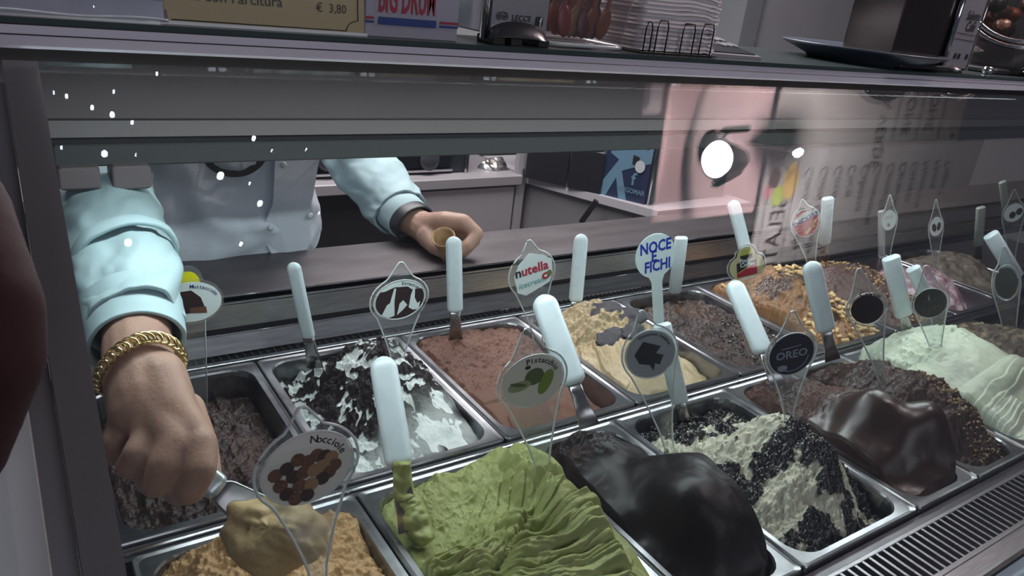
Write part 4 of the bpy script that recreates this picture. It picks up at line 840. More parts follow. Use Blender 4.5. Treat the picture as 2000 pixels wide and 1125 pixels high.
# ------------------------------------------------------------------ back room (structure)
def struct(name, VF, mat, label=None):
    o = solo(name, VF, mat, (0,0,0), label, None, smooth=False, kind='structure'); return o
WALL = M('wall_paint', h2('aeacb0'), .7, noise=(2, h2('b5b3b7'), .4, .6))
FZ = -.95; XJ0 = AT(1440,70,'Y',2.4)[0]; XJ1 = AT(1472,70,'Y',2.4)[0]
struct('floor', box(-3, 6.5, .42, 3.4, FZ-.05, FZ), M('floor_tile', (.10,.09,.09), .4))
struct('wall_back', box(XJ1, 6.5, 2.4, 2.5, FZ, 2.2), WALL)
struct('wall_back_left', box(-3, 1.5, 2.4, 2.5, FZ, 2.2), M('dark_wall', h2('3a393c'), .7))
struct('wall_back_upper', box(1.5, XJ1, 3.2, 3.3, FZ, 2.2), M('dark_niche', h2('1c1b1c'), .6))
struct('trim_1', box(XJ0, XJ1, 2.38, 3.2, FZ, 2.2), M('door_jamb', h2('8e9296'), .5))
struct('wall_left', box(-3.1, -3, .42, 3.4, FZ, 2.2), WALL)
struct('wall_right', box(6.5, 6.6, .42, 3.4, FZ, 2.2), WALL)
struct('ceiling', box(-3.1, 6.6, .9, 3.4, 2.2, 2.25), WALL)
# niche behind the shelf: rack with bottles and pendant glasses
zn = lambda u, v: AT(u, v, 'Y', 2.9)
rk = thing('bottle_rack', zn(1340,140), 'dark rack with bottles in the niche behind the napkins', 'rack')
for v in (128, 26): p0 = zn(1240, v); p1 = zn(1432, v); part('shelf', box(p0[0], p1[0], 2.8, 3.15, p0[2]-.03, p0[2], .003), DARK, rk)
GB_ = M('amber_glass', h2('4a3a2c'), .15, spec=.8); GL_ = M('glowing_glass', h2('b9b4b0'), .2, emit=((1,.95,.9), 1.2))  # the pale bottle's shine is emission put into its glass, not a lamp
for k, (u, h, r, mt) in enumerate(((1262,.30,.035,GB_),(1283,.30,.03,GL_),(1303,.34,.035,GB_),(1325,.30,.03,GB_),(1375,.36,.05,GB_),(1405,.36,.05,M('straw_glass', h2('857565'), .3)))):
    b = zn(u, 90 if k < 4 else 26); c = np.array([b[0], 2.9, zn(u, 128 if k < 4 else 26)[2]])
    solo('bottle', lathe([(r*.9,0),(r,.01),(r,h*.55),(r*.4,h*.75),(r*.35,h),(r*.4,h+.004),(.001,h+.005)], c, 18), mt, c, ['brown bottle at the left end of the niche', 'pale bottle with an added glow in the niche', 'second brown bottle in the niche', 'third brown bottle in the niche', 'wide brown jar on the upper niche shelf', 'pale straw filled jar on the upper niche shelf'][k], 'bottle', 'bottles in the niche')
# low cupboards with worktop behind the server
CW = M('cupboard_white', h2('9a9699'), .45); zt = AT(900,346,'Y',2.0)[2]
cb = thing('cupboard', (.9, 2.2, FZ), 'row of white cupboards along the back wall', 'cupboard')
part('carcass', box(-1.2, 1.38, 2.012, 2.39, FZ, zt-.05), DARK, cb, False)
for x0, x1 in ((-1.2,-.4),(-.395,.40),(.86,1.372)): part('door', box(x0, x1, 1.995, 2.011, FZ+.1, zt-.055, .002), CW, cb, False)
solo('worktop', box(-1.25, 1.40, 1.98, 2.39, zt-.045, zt, .004), M('worktop_grey', h2('8d898c'), .4), (0,2.2,zt-.045), 'pale worktop on the back cupboards', 'worktop', smooth=False)
# oven
p0 = AT(600,330,'Y',2.06); p1 = AT(918,330,'Y',2.06)
ov = thing('oven', (p0[0]+.3, 2.2, zt), 'dark oven with a round dial on the back worktop', 'oven')
part('body', box(p0[0]-.3, p1[0], 2.07, 2.38, zt, zt+.34, .006), M('oven_dark', h2('26292e'), .35), ov, False)
part('door_glass', box(p0[0]-.25, p1[0]-.10, 2.055, 2.07, zt+.03, zt+.30, .003), M('oven_glass', h2('171b20'), .12), ov, False)
part('door_trim', box(p0[0]-.26, p1[0]-.09, 2.058, 2.068, zt+.012, zt+.022), CHROME, ov, False); part('side_trim', box(p1[0]-.03, p1[0]-.02, 2.055, 2.07, zt+.0, zt+.33), CHROME, ov, False)
dc = AT(838,312,'Y',2.05); part('dial', lathe([(.04,0),(.045,.004),(.045,.012),(.03,.018),(.001,.02)], dc, 24, (0,-1,0)), M('dial_grey', h2('3c3e42'), .3), ov)
dc = AT(640,312,'Y',2.05); part('dial', lathe([(.04,0),(.045,.004),(.045,.012),(.03,.018),(.001,.02)], dc, 24, (0,-1,0)), MAT['dial_grey'], ov)
# crumpled foil bag
bc = AT(965,332,'Y',2.12); Vb, Fb = ico(24, 16, .075, .05, .06); nb = ridged(Vb[:,0]*6, Vb[:,1]*6+Vb[:,2]*5, 3, 4, 3); Vb = Vb*(1+.25*nb)[:, None]+bc+[0,0,.0]
solo('foil_bag', (Vb, Fb), M('foil', (.30,.29,.28), .3, .7, noise=(20, (.1,.09,.09), .45, .6)), (bc[0], bc[1], zt), 'crumpled dark foil bag on the back worktop', 'bag', smooth=False)
# dark bin behind the counter
c = AT(680,440,'Y',1.3); c[2] = FZ
solo('waste_bin', lathe([(.13,0),(.16,.02),(.19,.66),(.20,.67),(.19,.69),(.17,.68),(.12,.05),(.001,.04)], c, 28), M('bin_dark', h2('1d1c1f'), .4), c, 'dark bin standing behind the counter', 'bin')
# partition panels right of the cupboards
zs = -.203
tb = thing('side_table', (1.8, 1.7, FZ), 'white table with a slanted end holding the blue machine', 'table')
TP = [(1.43,2.02),(1.685,1.40),(2.27,1.40),(2.27,2.38),(1.43,2.38)]
part('table_top', (np.array([(x, y, z) for z in (zs-.035, zs) for x, y in TP]), [(4,3,2,1,0),(5,6,7,8,9)]+[(i, (i+1) % 5, 5+(i+1) % 5, 5+i) for i in range(5)]), M('table_white', h2('a9a6aa'), .4), tb, False)
part('end_panel', (np.array([(x, y, z) for z in (FZ, zs-.036) for x, y in ((1.45,2.03),(1.70,1.43),(1.715,1.437),(1.465,2.037))]), [(3,2,1,0),(4,5,6,7),(0,1,5,4),(1,2,6,5),(2,3,7,6),(3,0,4,7)]), M('panel_grey', h2('6f6e70'), .5), tb, False)
part('front_panel', box(1.72, 2.25, 1.44, 1.455, FZ, zs-.036), MAT['panel_grey'], tb, False)
part('brace', tube([AT(1165,392,'Y',1.62), AT(1135,434,'Y',1.66)], .016, 4, side=(1,0,0)), DARK, tb, False, label='dark slanted brace')
def obox(pL, pR, depth, h):
    pL, pR = np.array(pL), np.array(pR); e = pR-pL; nn = nrm(np.cross((0,0,1.), e)); 
    if nn[1] < 0: nn = -nn
    B = [pL, pR, pR+nn*depth, pL+nn*depth]; return np.array(B+[b+np.array([0,0,h]) for b in B]), [(3,2,1,0),(4,5,6,7),(0,1,5,4),(1,2,6,5),(2,3,7,6),(3,0,4,7)]
pL = AT(1172,379,'Z',zs); pR = AT(1258,400,'Z',zs)
mc = thing('batch_freezer', (pL+pR)/2, 'dark blue machine with a pale figure and FRIGOMAR lettering', 'machine')
part('body', obox(pL, pR, .35, .42), M('machine_blue', h2('1f2b46'), .4), mc, False); e_ = pR-pL; wdt = np.linalg.norm(e_); ff = Fr(pL, e_, (0,0,1)); PB = M('print_pale_blue', h2('5c7c90'), .45)
nn = ff.N if ff.N[1] < 0 else -ff.N
def face(nm, P, mat, e): part(nm, ((lambda V: ff.O+V[:, :1]*ff.S+V[:, 1:2]*ff.U+e*nn)(np.asarray(P[0], float)), P[1]), mat, mc, False)
face('figure_print', poly(np.array([(.02,.0),(.12,.0),(.30,.16),(.42,.0),(.60,.0),(.40,.22),(.62,.26),(1.0,.32),(1.0,.55),(.5,.55),(.42,.40),(.12,.38),(.10,.34),(.30,.30),(.02,.12)])*np.array([wdt, .55])), PB, .002)
face('display', poly(np.array([(.62,.52),(.90,.52),(.90,.42),(.62,.44)])*np.array([wdt, .55])), DARK, .004); face('badge_plate', poly(np.array([(.60,.36),(.74,.35),(.74,.28),(.60,.29)])*np.array([wdt, .55])), DARK, .004)
face('dial', poly(ell(.022, .026, 24, .78*wdt, .155)), M('dial_pale', h2('b0b6bc'), .4), .006)
V, F = text2d('FRIGOMAR', .030, .02, sx=.8); face('lettering', (V+np.array([.68*wdt, .045]), F), PB, .003); V, F = text2d('f', .075, .02); face('lettering', (V+np.array([.68*wdt, .095]), F), PB, .003)
pR2 = pR+np.array([.012,-.004,0]); p3 = pR2+nrm((.9,.05,0))*.50
part('side_panel', obox(pR2, p3, .3, .42), M('machine_side', h2('4f6468'), .45), mc, False); part('side_trim', tube([pR2+np.array([0,-.004,0]), pR2+np.array([0,-.004,.42])], .005, 6), CHROME, mc)
a = AT(1107,366,'Z',zs); b = AT(1170,380,'Z',zs); a[1] += 0
bk = thing('equipment_box', (a+b)/2, 'black open box on the table beside the blue machine', 'box')
part('shell', join(obox(a, b, .012, .175), obox(a+np.array([.0,.012,0]), a+np.array([.014,.02,0]), .2, .175)), M('box_black', h2('15151a'), .5), bk, False)
bx2 = thing('tin', (a+b)/2+np.array([.05,.12,0]), 'grey tin lying inside the black box', 'tin'); part('tin_body', lathe([(.05,0),(.055,.005),(.055,.19),(.05,.2),(.001,.2)], (a+b)/2+np.array([.06,.13,0]), 20), M('tin_grey', h2('7c7d84'), .35, .6), bx2); part('tin_lid', lathe([(.056,.19),(.058,.195),(.058,.21),(.05,.212),(.001,.212)], (a+b)/2+np.array([.06,.13,0]), 20), CHROME, bx2)
WB = M('bucket_white', h2('a8a5a6'), .35)
for u, v, r, h, lb in ((1083,349,.078,.22,'large white plastic bucket beside the black box'), (1036,331,.075,.2,'second white bucket at the far end of the table')):
    c = AT(u, v-4, 'Z', zs); bt = thing('bucket', c, lb, 'bucket', 'white buckets'); part('pail', lathe([(r*.84,0),(r*.88,.006),(r,h*.8),(r*1.06,h*.8),(r*1.06,h*.84),(r,h*.84),(r*1.02,h)], c, 30), WB, bt); part('lid', lathe([(r*1.05,h*.96),(r*1.08,h),(r*1.05,h+.012),(.001,h+.014)], c, 30), WB, bt)
    part('handle_lug', lathe([(.012,0),(.014,.006),(.001,.01)], c+np.array([-.0,-r*1.0,h*.7]), 12, (0,-1,0)), DARK, bt)
pp = thing('door_panel', (1.42, 2.0, FZ), 'narrow white door panel with a dark hinge edge beside the table', 'panel'); part('leaf', box(1.384, 1.43, 2.0, 2.03, FZ, zt+.6), CW, pp, False); part('hinge', box(1.40, 1.41, 1.985, 2.0, zt-.02, zt+.03, .002), CHROME, pp, False)

# ------------------------------------------------------------------ things on the glass shelf
SZ = .5375
def SX(u, v, Y): return AT(u, v, 'Y', Y)[0]
KR = M('card_cream', h2('a19470'), .55)
x0, x1 = SX(322, 40, .062), SX(711, 73, .062)
pc = thing('price_card', ((x0+x1)/2, .07, SZ), 'cream price card lettered Maxi con Farcitura in a clear holder', 'card')
fr = Fr((x0, .062, SZ+.001), (1,0,0), (0,.12,1)); Wc_ = x1-x0
part('card', slab(fr, [(0,0),(Wc_,0),(Wc_,.12),(0,.12)], -.002, 0), KR, pc, False)
ln = []
bo = [(.03*Wc_,.0035),(.90*Wc_,.0035)]+[(.90*Wc_+(.965-.90)*Wc_*(1-math.cos(t)), .0035+.0105*math.sin(t)) for t in np.linspace(0, math.pi/2, 7)]+[(.965*Wc_,.115)]
part('border_line', tube([fr(np.array([p]), .0003)[0] for p in bo], .0005, 4), INK, pc)
V, F = text2d('Maxi con Farcitura', .0142, .004, 'LEFT', sx=1.0); V[:, 0] *= .53*Wc_/V[:, 0].max(); part('lettering', flat(fr, (V+np.array([.03*Wc_, .0265]), F), .0005), INK, pc, False)
V, F = text2d('€  3,80', .0125, .004, 'LEFT'); V[:, 0] *= .165*Wc_/V[:, 0].max(); part('lettering', flat(fr, (V+np.array([.735*Wc_, .0245]), F), .0005), INK, pc, False)
part('holder_clip', slab(fr, [(-.004,-.001),(Wc_+.003,-.001),(Wc_+.003,.0022),(-.004,.0022)], .0008, .0022), ACRE, pc, False)
PLS = glassmat('blue_plastic', (.62,.63,.75), body=.16, bodycol=(.30,.31,.42), boost=1.2)
q0 = SX(-60, 30, .06); fr = Fr((q0, .058, SZ+.001), (1,0,0), (0,.5,1)); ww = SX(328,40,.06)-q0
sh_ = thing('plastic_sleeve', (q0+ww/2, .06, SZ), 'empty clear bluish plastic sleeve lying left of the price card', 'plastic sleeve')
gx, gy = np.meshgrid(np.linspace(0, ww, 40), np.linspace(0, .12, 20)); gz_ = .003*ridged(gx*.5, gy*3, 16, 3, 3); part('film', (fr(np.stack([gx.ravel(), gy.ravel(), gz_.ravel()], 1)), quadgrid(40, 20)), PLS, sh_); part('film_fold', tube([fr(np.array([[x, .002+.001*math.sin(x*60)]]), .002)[0] for x in np.linspace(0, ww, 24)], .0012, 5), ACRE, sh_)
# white box
x0, x1 = SX(712,75,.066), SX(891,87,.066); wb = thing('cone_box', ((x0+x1)/2, .11, SZ), 'white carton lettered BIG DRUM with red and blue bars', 'box'); ww = x1-x0
part('carton', box(x0, x1, .066, .16, SZ, SZ+.16, .001), M('carton_white', h2('9a98a4'), .5), wb, False); fr = Fr((x0, .0655, SZ), (1,0,0), (0,0,1)); BLUE = M('print_bar_blue', h2('1b3678'), .5); REDB = M('print_bar_red', h2('93283a'), .5)
V, F = text2d('BIG DRUM', .034, .02, sx=.74); V[:, 1] *= 1.35; s_ = .60*ww/(V[:,0].max()-V[:,0].min()); V[:, 0] *= s_; part('lettering', flat(fr, (V+np.array([.43*ww, .0410]), F), .0006), M('print_big_red', h2('9c2236'), .5), wb, False)
def bar(nm, a, b, c, d, mt): part(nm, flat(fr, poly([(a*ww, c),(b*ww, c),(b*ww, d),(a*ww, d)]), .0006), mt, wb, False)
bar('blue_bar', .13, .75, .0134, .0215, BLUE)
for a, b in ((0,.085),(.79,1.)): bar('red_stripe', a, b, .0185, .0212, REDB); bar('blue_stripe', a, b, .0145, .0170, BLUE)
# napkin dispensers
def dispenser(xa, xb, Y, label, ht=.16, kind=0):
    d = thing('napkin_dispenser', ((xa+xb)/2, Y+.05, SZ), label, 'dispenser', 'chrome napkin dispensers'); w_ = xb-xa
    part('body', box(xa, xb, Y+.004, Y+.11, SZ+.012, SZ+ht, .002), CHROME, d, False)
    part('front_plate', box(xa+.12*w_, xb-.03*w_, Y, Y+.004, SZ+.010, SZ+ht, .001), M('plate_grey', h2('8f8d93'), .35, .3), d, False)
    part('corner_bar', tube([(xa+.03*w_, Y, SZ+.006), (xa+.03*w_, Y, SZ+ht)], .005, 10), CHROME, d)
    t = np.linspace(0, math.pi, 16); arc = [(xa+w_*(.5+.44*math.cos(a)), SZ+.008+.020*math.sin(a)) for a in t]
    L_ = [np.array([(x, Y-.012+0*z, SZ+.006+(z-SZ-.006)*.15) for x, z in arc]), np.array([(x, Y-.006, z) for x, z in arc]), np.array([(x, Y-.001, z) for x, z in arc])]
    part('outlet_lip', loft(L_, False, False, False), M('lip_dark', (.10,.10,.105), .25, .8), d)
    for fx in (.12, .38, .80): part('foot', box(xa+fx*w_, xa+(fx+.17)*w_, Y-.010, Y+.03, SZ, SZ+.009, .001), DARK, d, False)
    return d, w_
xa, xb = SX(938,92,.072), SX(1066,99,.072); d, w_ = dispenser(xa, xb, .072, 'chrome napkin dispenser lettered LECCE'); fr = Fr((xa, .0712, SZ), (1,0,0), (0,0,1))
V, F = text2d('LECCE', .0098, .012, sx=1.0); part('lettering', flat(fr, (V+np.array([.56*w_, .0315]), F), .0006), INK, d, False)
def ring(cx, cy, r0, r1): A_ = ell(r0, r0, 24, cx, cy); B_ = ell(r1, r1, 24, cx, cy); return np.vstack([A_, B_]), [(i, (i+1) % 24, 24+(i+1) % 24, 24+i) for i in range(24)]
for cx in (.225, .315): part('owl_eye_print', flat(fr, ring(cx*w_, .0325, .0042, .0033), .0006), INK, d, False); part('owl_eye_print', flat(fr, ring(cx*w_, .0325, .0020, .0008), .0006), INK, d, False)
part('owl_brow_print', flat(fr, (lambda P: (P, [tuple(range(len(P)))]))(np.array([(.17*w_,.0358),(.27*w_,.0380),(.37*w_,.0358),(.27*w_,.0371)])), .0006), INK, d, False)
part('square_print', flat(fr, poly(rr(.835*w_, .0300, .0055, .0055, .0015, 3, 0)[:, :2]), .0005), INK, d, False); V, F = text2d('f', .0135, .02); part('lettering', flat(fr, (V+np.array([.85*w_, .0292]), F), .0009), PAPW, d, False)
xa, xb = SX(1745,150,.075), SX(1884,158,.075)
# second dispenser at right, its side plate towards the camera
d2 = thing('napkin_dispenser', ((xa+xb)/2, .1, SZ), 'dark chrome napkin dispenser with a Salento Cafè paper strip', 'dispenser', 'chrome napkin dispensers')
xm = SX(1838,150,.075); part('body', box(SX(1716,140,.1), xm, .085, .19, SZ+.008, SZ+.2, .003), M('smoked_steel', (.10,.085,.08), .16, .9), d2, False); part('corner_bar', tube([(xm, .080, SZ+.004), (xm+.004, .080, SZ+.2)], .0055, 10), CHROME, d2)
part('paper_strip', box(xm+.010, xb-.004, .079, .083, SZ+.008, SZ+.15, .001), M('strip_paper', h2('75747a'), .5), d2, False); part('side_frame', box(xm+.006, xb, .083, .17, SZ+.004, SZ+.2, .001), DARK, d2, False); part('edge_bar', tube([(xb, .079, SZ+.004), (xb+.004, .079, SZ+.2)], .002, 8), CHROME, d2)
fr = Fr((xm+.010, .0788, SZ), (1,0,0), (0,0,1)); ws_ = xb-xm-.014
for s, yy, sz_ in (('Salento', .108, .024), ('Cafè', .088, .027)): V, F = text2d(s, sz_, .01, shear=.3, sx=.72); part('lettering', flat(fr, (V+np.array([.58*ws_, yy]), F), .0008), INK, d2, False)
for y0 in (.074, .063): part('rule_print', flat(fr, poly([(.05*ws_, y0),(ws_*.95, y0-.002),(ws_*.95, y0-.0007),(.05*ws_, y0+.0013)]), .0008), INK, d2, False)
for cx in (.3, .48, .85): part('icon_print', flat(fr, poly(rr(cx*ws_, .032, .0045, .005, .002, 3, 0)[:, :2]), .0008), INK, d2, False)
part('outlet_lip', lathe([(.02,0),(.018,.006),(.001,.012)], (xm+.03, .074, SZ+.002), 20), M('lip_dark2', (.12,.12,.125), .3, .8), d2); part('tray_foot', box(SX(1740,150,.075), xm, .062, .085, SZ+.003, SZ+.012, .002), M('tray_dark', (.06,.06,.065), .3, .7), d2, False)
# clear tub with spoons
ca_, cb_ = SX(1068,96,.08), SX(1222,109,.08); cm = (ca_+cb_)/2; hwid = (cb_-ca_)/2; tbn = thing('spoon_tub', (cm, .13, SZ), 'clear plastic tub of red spoons on the shelf', 'tub'); CLR = glassmat('tub_plastic', (.80,.76,.76), body=.14, bodycol=(.42,.38,.40), boost=1.1)
Lq = [rr(cm, .13, hwid*(.95+.28*k), .052+.014*k, .02, 5, SZ+.004+.17*k) for k in (0, .05, .3, .6, 1)]; part('tub', loft([rr(cm, .13, hwid*.9, .048, .02, 5, SZ+.002)]+Lq, True, False), CLR, tbn)
part('tub_base', tube([tuple(p) for p in rr(cm, .13, hwid*.95, .052, .02, 5, SZ+.004)], .003, 6, closed=True), ACRE, tbn)
SPR = [M('spoon_red', h2('8a2a22'), .3, trans=.3), M('spoon_orange', h2('9c5a30'), .3, trans=.3), M('spoon_dark_red', h2('4f1d20'), .35), M('spoon_amber', h2('7d6038'), .35)]
for k in range(16):
    f_ = k/15; xx = cm+hwid*(-.35+1.1*f_)*.9; yy = .11+.035*((k*5) % 7)/7; tl = random.uniform(-.15, .35); A_ = np.array([xx, yy, SZ+.012]); B_ = A_+np.array([tl*.12, random.uniform(-.02, .02), .13+random.uniform(0, .03)])
    dd = nrm(B_-A_); vf = join(rbar(A_+dd*.035, B_, .007, .003, (1,0,0), False), (lambda VF: (A_+dd*.02+VF[0][:, :1]*np.array([1,0,0])+VF[0][:, 1:2]*dd+VF[0][:, 2:]*np.array([0,1,0]), VF[1]))(ico(12, 8, .012, .022, .003)))
    solo('plastic_spoon', vf, SPR[k % 4 if f_ < .4 else (0, 0, 1, 2)[k % 4]], A_, 'small translucent %s spoon in the clear tub' % ('red', 'orange', 'dark red', 'amber')[k % 4 if f_ < .4 else (0, 0, 1, 2)[k % 4]], 'spoon', 'spoons in the tub')
# napkins in a wire holder
na, nb_ = SX(1243,112,.075), SX(1386,124,.075); nw = nb_-na; NAP = M('napkin_paper', h2('cdc6c8'), .8)
NN = 15
for k in range(NN):
    gx, gy = np.meshgrid(np.linspace(0, 1, 26), np.linspace(0, 1, 6)); o_ = .004*math.sin(k*1.7); hh = .0055
    wav = .0022*np.sin(gx*7+k*.35)*sstep(.3, .6, gx)*(k/NN)+.0012*np.sin(gx*23+k)*(gx > .85)
    X1 = na+nw*gx+o_*.5; Y1 = .075+.10*gy-.0015*np.sin(k*2.3)
    Zt = SZ+.004+hh*(k+1)+wav-.003*(k/NN)*sstep(.8, 1, gx); T_ = np.stack([X1, Y1, Zt], -1).reshape(-1, 3); B2 = T_-np.array([0,0,hh*.97]); F = [tuple(q) for q in quadgrid(26, 6)]; n0 = len(T_)
    idx = np.arange(n0).reshape(6, 26); rim = list(idx[0, :])+list(idx[1:, -1])+list(idx[-1, -2::-1])+list(idx[-2:0:-1, 0])
    F2 = F+[tuple(i+n0 for i in q[::-1]) for q in F]+[(rim[i], rim[(i+1) % len(rim)], rim[(i+1) % len(rim)]+n0, rim[i]+n0) for i in range(len(rim))]
    solo('paper_napkin', (np.vstack([T_, B2]), F2), NAP, (na+nw/2, .12, SZ+.004+hh*k), 'white folded paper napkin in the stack in the wire holder', 'napkin', 'stacked paper napkins')
nh = thing('napkin_holder', ((na+nb_)/2, .12, SZ), 'dark wire holder around the white napkins', 'holder')
part('base_wire', tube([(na-.002,.068,SZ+.002),(nb_+.002,.068,SZ+.002),(nb_+.002,.178,SZ+.002),(na-.002,.178,SZ+.002)], .0012, 6, closed=True), DARK, nh)
for f0, f1, hh in ((.02,.10,.042),(.165,.30,.045),(.50,.66,.044),(.76,.92,.046)):
    x0, x1 = na+f0*nw, na+f1*nw; part('wire_loop', tube([(x0,.068,SZ+.001),(x0,.068,SZ+hh*.8),(x0+.003,.068,SZ+hh),(x1-.003,.068,SZ+hh),(x1,.068,SZ+hh*.8),(x1,.068,SZ+.001)], .0011, 6), DARK, nh)
# scale
x0, x1 = SX(1382,125,.08), SX(1478,130,.08); scl = thing('counter_scale', ((x0+x1)/2, .12, SZ), 'small grey scale with a black keypad right of the napkins', 'scale'); 
part('housing', (np.array([(x0,.075,SZ),(x1,.075,SZ),(x1,.19,SZ),(x0,.19,SZ),(x0,.075,SZ+.006),(x1,.075,SZ+.005),(x1-.004,.19,SZ+.026),(x0,.19,SZ+.028)]), [(3,2,1,0),(4,5,6,7),(0,1,5,4),(1,2,6,5),(2,3,7,6),(3,0,4,7)]), M('scale_grey', h2('87858a'), .4), scl, False)
fr = Fr((x0,.075,SZ+.0062), (1,0,-.01), (0,.115,.0215)); ww = x1-x0
part('keypad', slab(fr, [(.10*ww,.008),(.95*ww,.008),(.88*ww,.10),(.14*ww,.10)], .0002, .0012), M('keypad_black', h2('232427'), .3), scl, False); part('display', slab(fr, [(.2*ww,.045),(.52*ww,.045),(.52*ww,.085),(.2*ww,.085)], .0012, .0018), M('lcd', h2('4a4d4e'), .3), scl, False)
for i in range(3):
    for j in range(2): part('key', slab(fr, ell(.06*ww,.011,12,(.62+.12*i)*ww,.05+.03*j), .0012, .003), MAT['scale_grey'], scl, False)
# plate
c = np.array([(SX(1545,115,.17)+SX(1790,140,.17))/2, .17, SZ]); R_ = .155
solo('serving_plate', lathe([(.001,.004),(.075,.004),(.085,.003),(.09,.0),(.10,.0),(.105,.006),(R_*.97,.024),(R_,.027),(R_*.99,.029),(R_*.9,.023),(.09,.011),(.001,.010)], c, 48), M('plate_blue', h2('444c58'), .35), c, 'dark blue shallow plate on the shelf', 'plate')
# big tilted glass jar at the right edge
c = D(2030, 20, 1.72); c = np.array([1.42, .17, SZ+.155]); ja = nrm((-.75,-.55,.36)); jr = .15
jr_ = thing('candy_jar', (c[0], c[1], SZ), 'large tilted round glass jar with a chrome rim and orange sweets', 'jar')
JG = glassmat('jar_glass', (.55,.55,.55), body=.10, bodycol=(.15,.15,.15), boost=1.6)
part('globe', lathe([(jr*math.sin(a), -jr*math.cos(a)) for a in np.linspace(.02, 2.15, 24)], c, 44, ja), JG, jr_)
for k, off in enumerate((.52, .60)): part('rim', tube([c+ja*jr*off+jr*math.sqrt(1-off*off)*1.03*(math.cos(t)*basis(ja)[0]+math.sin(t)*basis(ja)[1]) for t in np.linspace(0, 2*math.pi, 48, endpoint=False)], .0045, 8, closed=True), CHROME, jr_)
part('stand', join(box(c[0]-.16, c[0]+.12, .09, .26, SZ, SZ+.012, .003)), DARK, jr_, False)
for dx in (-.13,-.02): part('foot', lathe([(.008,0),(.012,.008),(.008,.016),(.001,.017)], (c[0]+dx*1.6, .085, SZ), 12), CHROME, jr_)
for k in range(26):
    g = np.random.default_rng(k+50); v = nrm(g.normal(size=3))*jr*.80*g.uniform(.2, 1)**.5; v[2] = -abs(v[2])*.8; 
    solo('wrapped_sweet', (lambda VF: (VF[0]+c+v, VF[1]))(ico(10, 7, .026, .02, .018, .08, k)), M('sweet_%d' % (k % 3), [h2('8a4426'), h2('6e4a38'), h2('3f3a36')][k % 3], .35), c+v, '%s wrapped sweet inside the tilted glass jar' % ('orange', 'light brown', 'dark grey')[k % 3], 'sweet', 'sweets in the jar')

# ------------------------------------------------------------------ overhead street side, seen mirrored in the front glass
CZ = 1.70
PINK = M('beam_paint', h2('c9a9ac'), .6)
struct('trim_2', box(1.46, 2.04, -.56, .10, CZ, CZ+.10, .01), PINK, 'overhead beam carrying the floodlight')
struct('trim_3', box(1.36, 1.46, -.16, .12, CZ+.02, CZ+.05, .02), M('beam_end', h2('6a6266'), .6))
mb = thing('menu_board', (3.1, -.5, CZ), 'overhead white menu board lettered GELATI, mirrored in the glass', 'menu board')
part('board', box(2.07, 4.6, -.80, -.285, CZ, CZ+.012, .002), M('board_white', h2('b5b2b2'), .5), mb, False); part('upper_sheet', (lambda P: (np.array([(x, y, z) for z in (CZ-.012, CZ-.004) for x, y in P]), [tuple(range(len(P)-1, -1, -1)), tuple(range(len(P), 2*len(P)))]+[(i, (i+1) % len(P), len(P)+(i+1) % len(P), len(P)+i) for i in range(len(P))]))([(2.06,-.29),(3.52,-.29),(3.52,.0)]+[(3.42+.10*math.cos(t), .0+.12*math.sin(t)) for t in np.linspace(0, math.pi/2, 6)]+[(2.06,.12)]), M('sheet_grey', h2('9a9392'), .55), mb, False)
# text lies on the downward face and reads along -Y; its mirror image runs down the glass
def down(nm, s, x, y, size, mat, bold=.0, sx=1., z=CZ-.0015, parent=mb, shear=0):
    V, F = text2d(s, size, bold, 'LEFT', shear, sx); Wd = np.stack([x-V[:, 1]*1.0, y-V[:, 0], np.full(len(V), z)], 1); part(nm, (Wd, F), mat, parent, False)
GRYI = M('grey_ink', h2('1e1a1c'), .6)
for s, x, size, z in (('LIMONE', 3.22, .105, CZ-.0135), ('MELONE', 3.02, .105, CZ-.0135), ('MELA VERDE', 2.82, .105, CZ-.0135)): down('lettering', s, x, .08, size, GRYI, .0, .8, z)
for x in (2.92, 3.12, 3.32): part('rule_print', box(x-.003, x+.003, -.27, .1, CZ-.0135, CZ-.0125), GRYI, mb, False)
down('lettering', 'GELATI', 2.20, -.47, .14, GRYI, .01, .75)
for k, s in enumerate(('Coco Vaniglia', 'Coco Granella', 'Coco Nocciola', 'Coco', 'Cabossa', 'Cocomero', 'Cannella', 'Caramello', 'Cassata', 'Nocciola', 'Noce', 'Yogurt')): down('lettering', s, 2.36+.105*k, -.37, .085, GRYI, 0, .8, shear=.15)
for x0, y0, x1, y1 in ((2.10,-.34,2.10,-.78),(2.27,-.34,2.27,-.78)): part('rule_print', box(x0-.003, x0+.003, y1, y0, CZ-.002, CZ-.001), GRYI, mb, False)
for (x, y, a, b, hx) in ((2.13,-.41,.035,.045,'3c2f2c'),(2.17,-.49,.035,.045,'8f9e4a'),(2.24,-.43,.05,.08,'c9a968'),(2.10,-.47,.03,.03,'bb7f86')):
    E_ = ell(a, b, 20, x, y); part('fruit_print', (np.column_stack([E_, np.full(20, CZ-.002)]), [tuple(range(20))]), M('fruit_'+hx, h2(hx), .5), mb, False)
for x, y in ((2.14,-.255),(3.45,-.25),(2.14,-.32)): part('screw', lathe([(.012,0),(.012,.004),(.001,.007)], (x, y, CZ-.012), 12, (0,0,-1)), CHROME, mb)
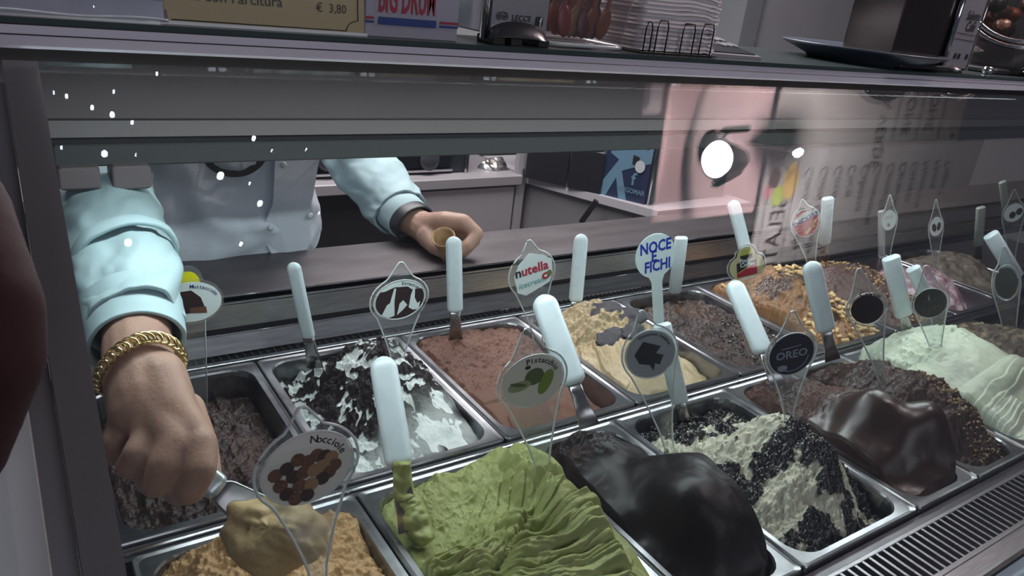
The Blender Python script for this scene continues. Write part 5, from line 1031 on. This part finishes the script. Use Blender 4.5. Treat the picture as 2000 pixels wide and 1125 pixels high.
# floodlight
lc = mirror(AT(1400, 313, 'Y', 1.02)); lx = mirror(AT(1470, 310, 'Y', 1.19)); fl_ = thing('floodlight', (lc[0], lc[1], CZ), 'round floodlight glowing on the overhead beam', 'lamp')
nv_ = nrm(-nrm(ray(1400,313))*.72-CRT*.68); ld = nv_-2*np.dot(nv_, GN)*GN; part('lens', lathe([(.064,0),(.061,.006),(.045,.012),(.001,.016)], lc, 36, ld), M('lamp_lens', (1,1,1), .4, emit=((1,.90,.90), 60)), fl_)
part('reflector_ring', lathe([(.066,-.006),(.070,-.002),(.070,.004),(.064,.006)], lc, 36, ld), DARK, fl_); part('housing', lathe([(.001,-.13),(.04,-.125),(.055,-.07),(.064,-.006),(.064,-.004)], lc, 30, ld), M('lamp_housing', h2('5a5256'), .4, .3), fl_)
part('arm', join(tube([lc+np.array([-.0,.085,.0]), lc+np.array([.05,.095,.03]), lc+np.array([.20,.095,.06])], .014, 8), tube([lc+np.array([-.0,-.085,.0]), lc+np.array([.05,-.095,.03]), lc+np.array([.20,-.06,.06])], .014, 8)), MAT['lamp_housing'], fl_)
part('mount', lathe([(.07,0),(.07,.02),(.05,.04),(.001,.045)], (lc[0]+.20, lc[1], CZ), 24, (0,0,-1)), MAT['lamp_housing'], fl_)
l = bpy.data.lights.new('floodlight_bulb', 'POINT'); l.energy = 20; l.color = (1,.86,.86); l.shadow_soft_size = .006; o = bpy.data.objects.new('floodlight_bulb', l); COL.objects.link(o); o.parent = fl_; o.location = lc+ld*.035-np.array(fl_.location)
sp_ = mirror(AT(1556, 300, 'Y', .98)); sg = thing('board_fill_lamp', sp_+np.array([0,0,.06]), 'small lamp added to brighten the overhead menu board', 'lamp'); part('bulb', lathe([(.001,-.016),(.012,-.011),(.015,0),(.009,.012)], sp_, 14), MAT['lamp_lens'], sg); part('socket', lathe([(.009,.012),(.009,.04),(.003,.045),(.003,CZ-sp_[2])], sp_, 12), DARK, sg)  # made-up lamp, added so the menu board reads brighter
l = bpy.data.lights.new('board_fill_spot', 'SPOT'); l.energy = 130; l.color = (1,.93,.92); l.shadow_soft_size = .008; l.spot_size = 2.7; l.spot_blend = .4; o = bpy.data.objects.new('board_fill_spot', l); COL.objects.link(o); o.parent = sg; o.location = (-.02, 0, -.09); o.rotation_euler = (math.pi, math.radians(28), 0)  # added upward spot, lights only the board and beam
# light string bulbs mirrored at the left
BUL = M('bulb_glow', (.8,.85,1), .3, emit=((.72,.78,1.0), 30)); BCAP = DARK
for k, (u, v, r) in enumerate(((231,115,9),(130,190,5),(180,212,6),(219,226,8),(258,241,5),(222,181,4),(306,146,4),(495,272,7),(204,302,10),(430,345,12),(507,399,9),(250,475,12),(120,290,4),(265,304,3),(530,296,3),(597,294,3),(487,360,4),(622,418,3),(470,478,6),(105,183,3))):
    c = mirror(D(u, v, 2.9)); r_ = r*.55*2.9/FPX; b = thing('string_light', c, 'small bluish bulb of the overhead light string mirrored at the left', 'light bulb', 'light string bulbs'); part('bulb', lathe([(.001,-r_),(r_*.7,-r_*.7),(r_,0),(r_*.7,r_*.8),(r_*.4,r_*1.2)], c, 12), BUL, b); part('socket', lathe([(r_*.5,r_*1.1),(r_*.5,r_*2.4),(.001,r_*2.5)], c, 10), BCAP, b)
# a passer-by's dark red sleeve beside the case end
sl = thing('person', (-.72, -.5, .1), 'passer-by in dark red, only an elbow showing at the left edge', 'person')
part('sleeve', fuse(join(*chain(*((-150,430,.47,.05),(-32,600,.46,.034),(-30,700,.46,.034),(-150,860,.48,.05)),)), .006, 6), M('dark_red_cloth', h2('2e0c10'), .9, bump=(60, .3, .003)), sl)
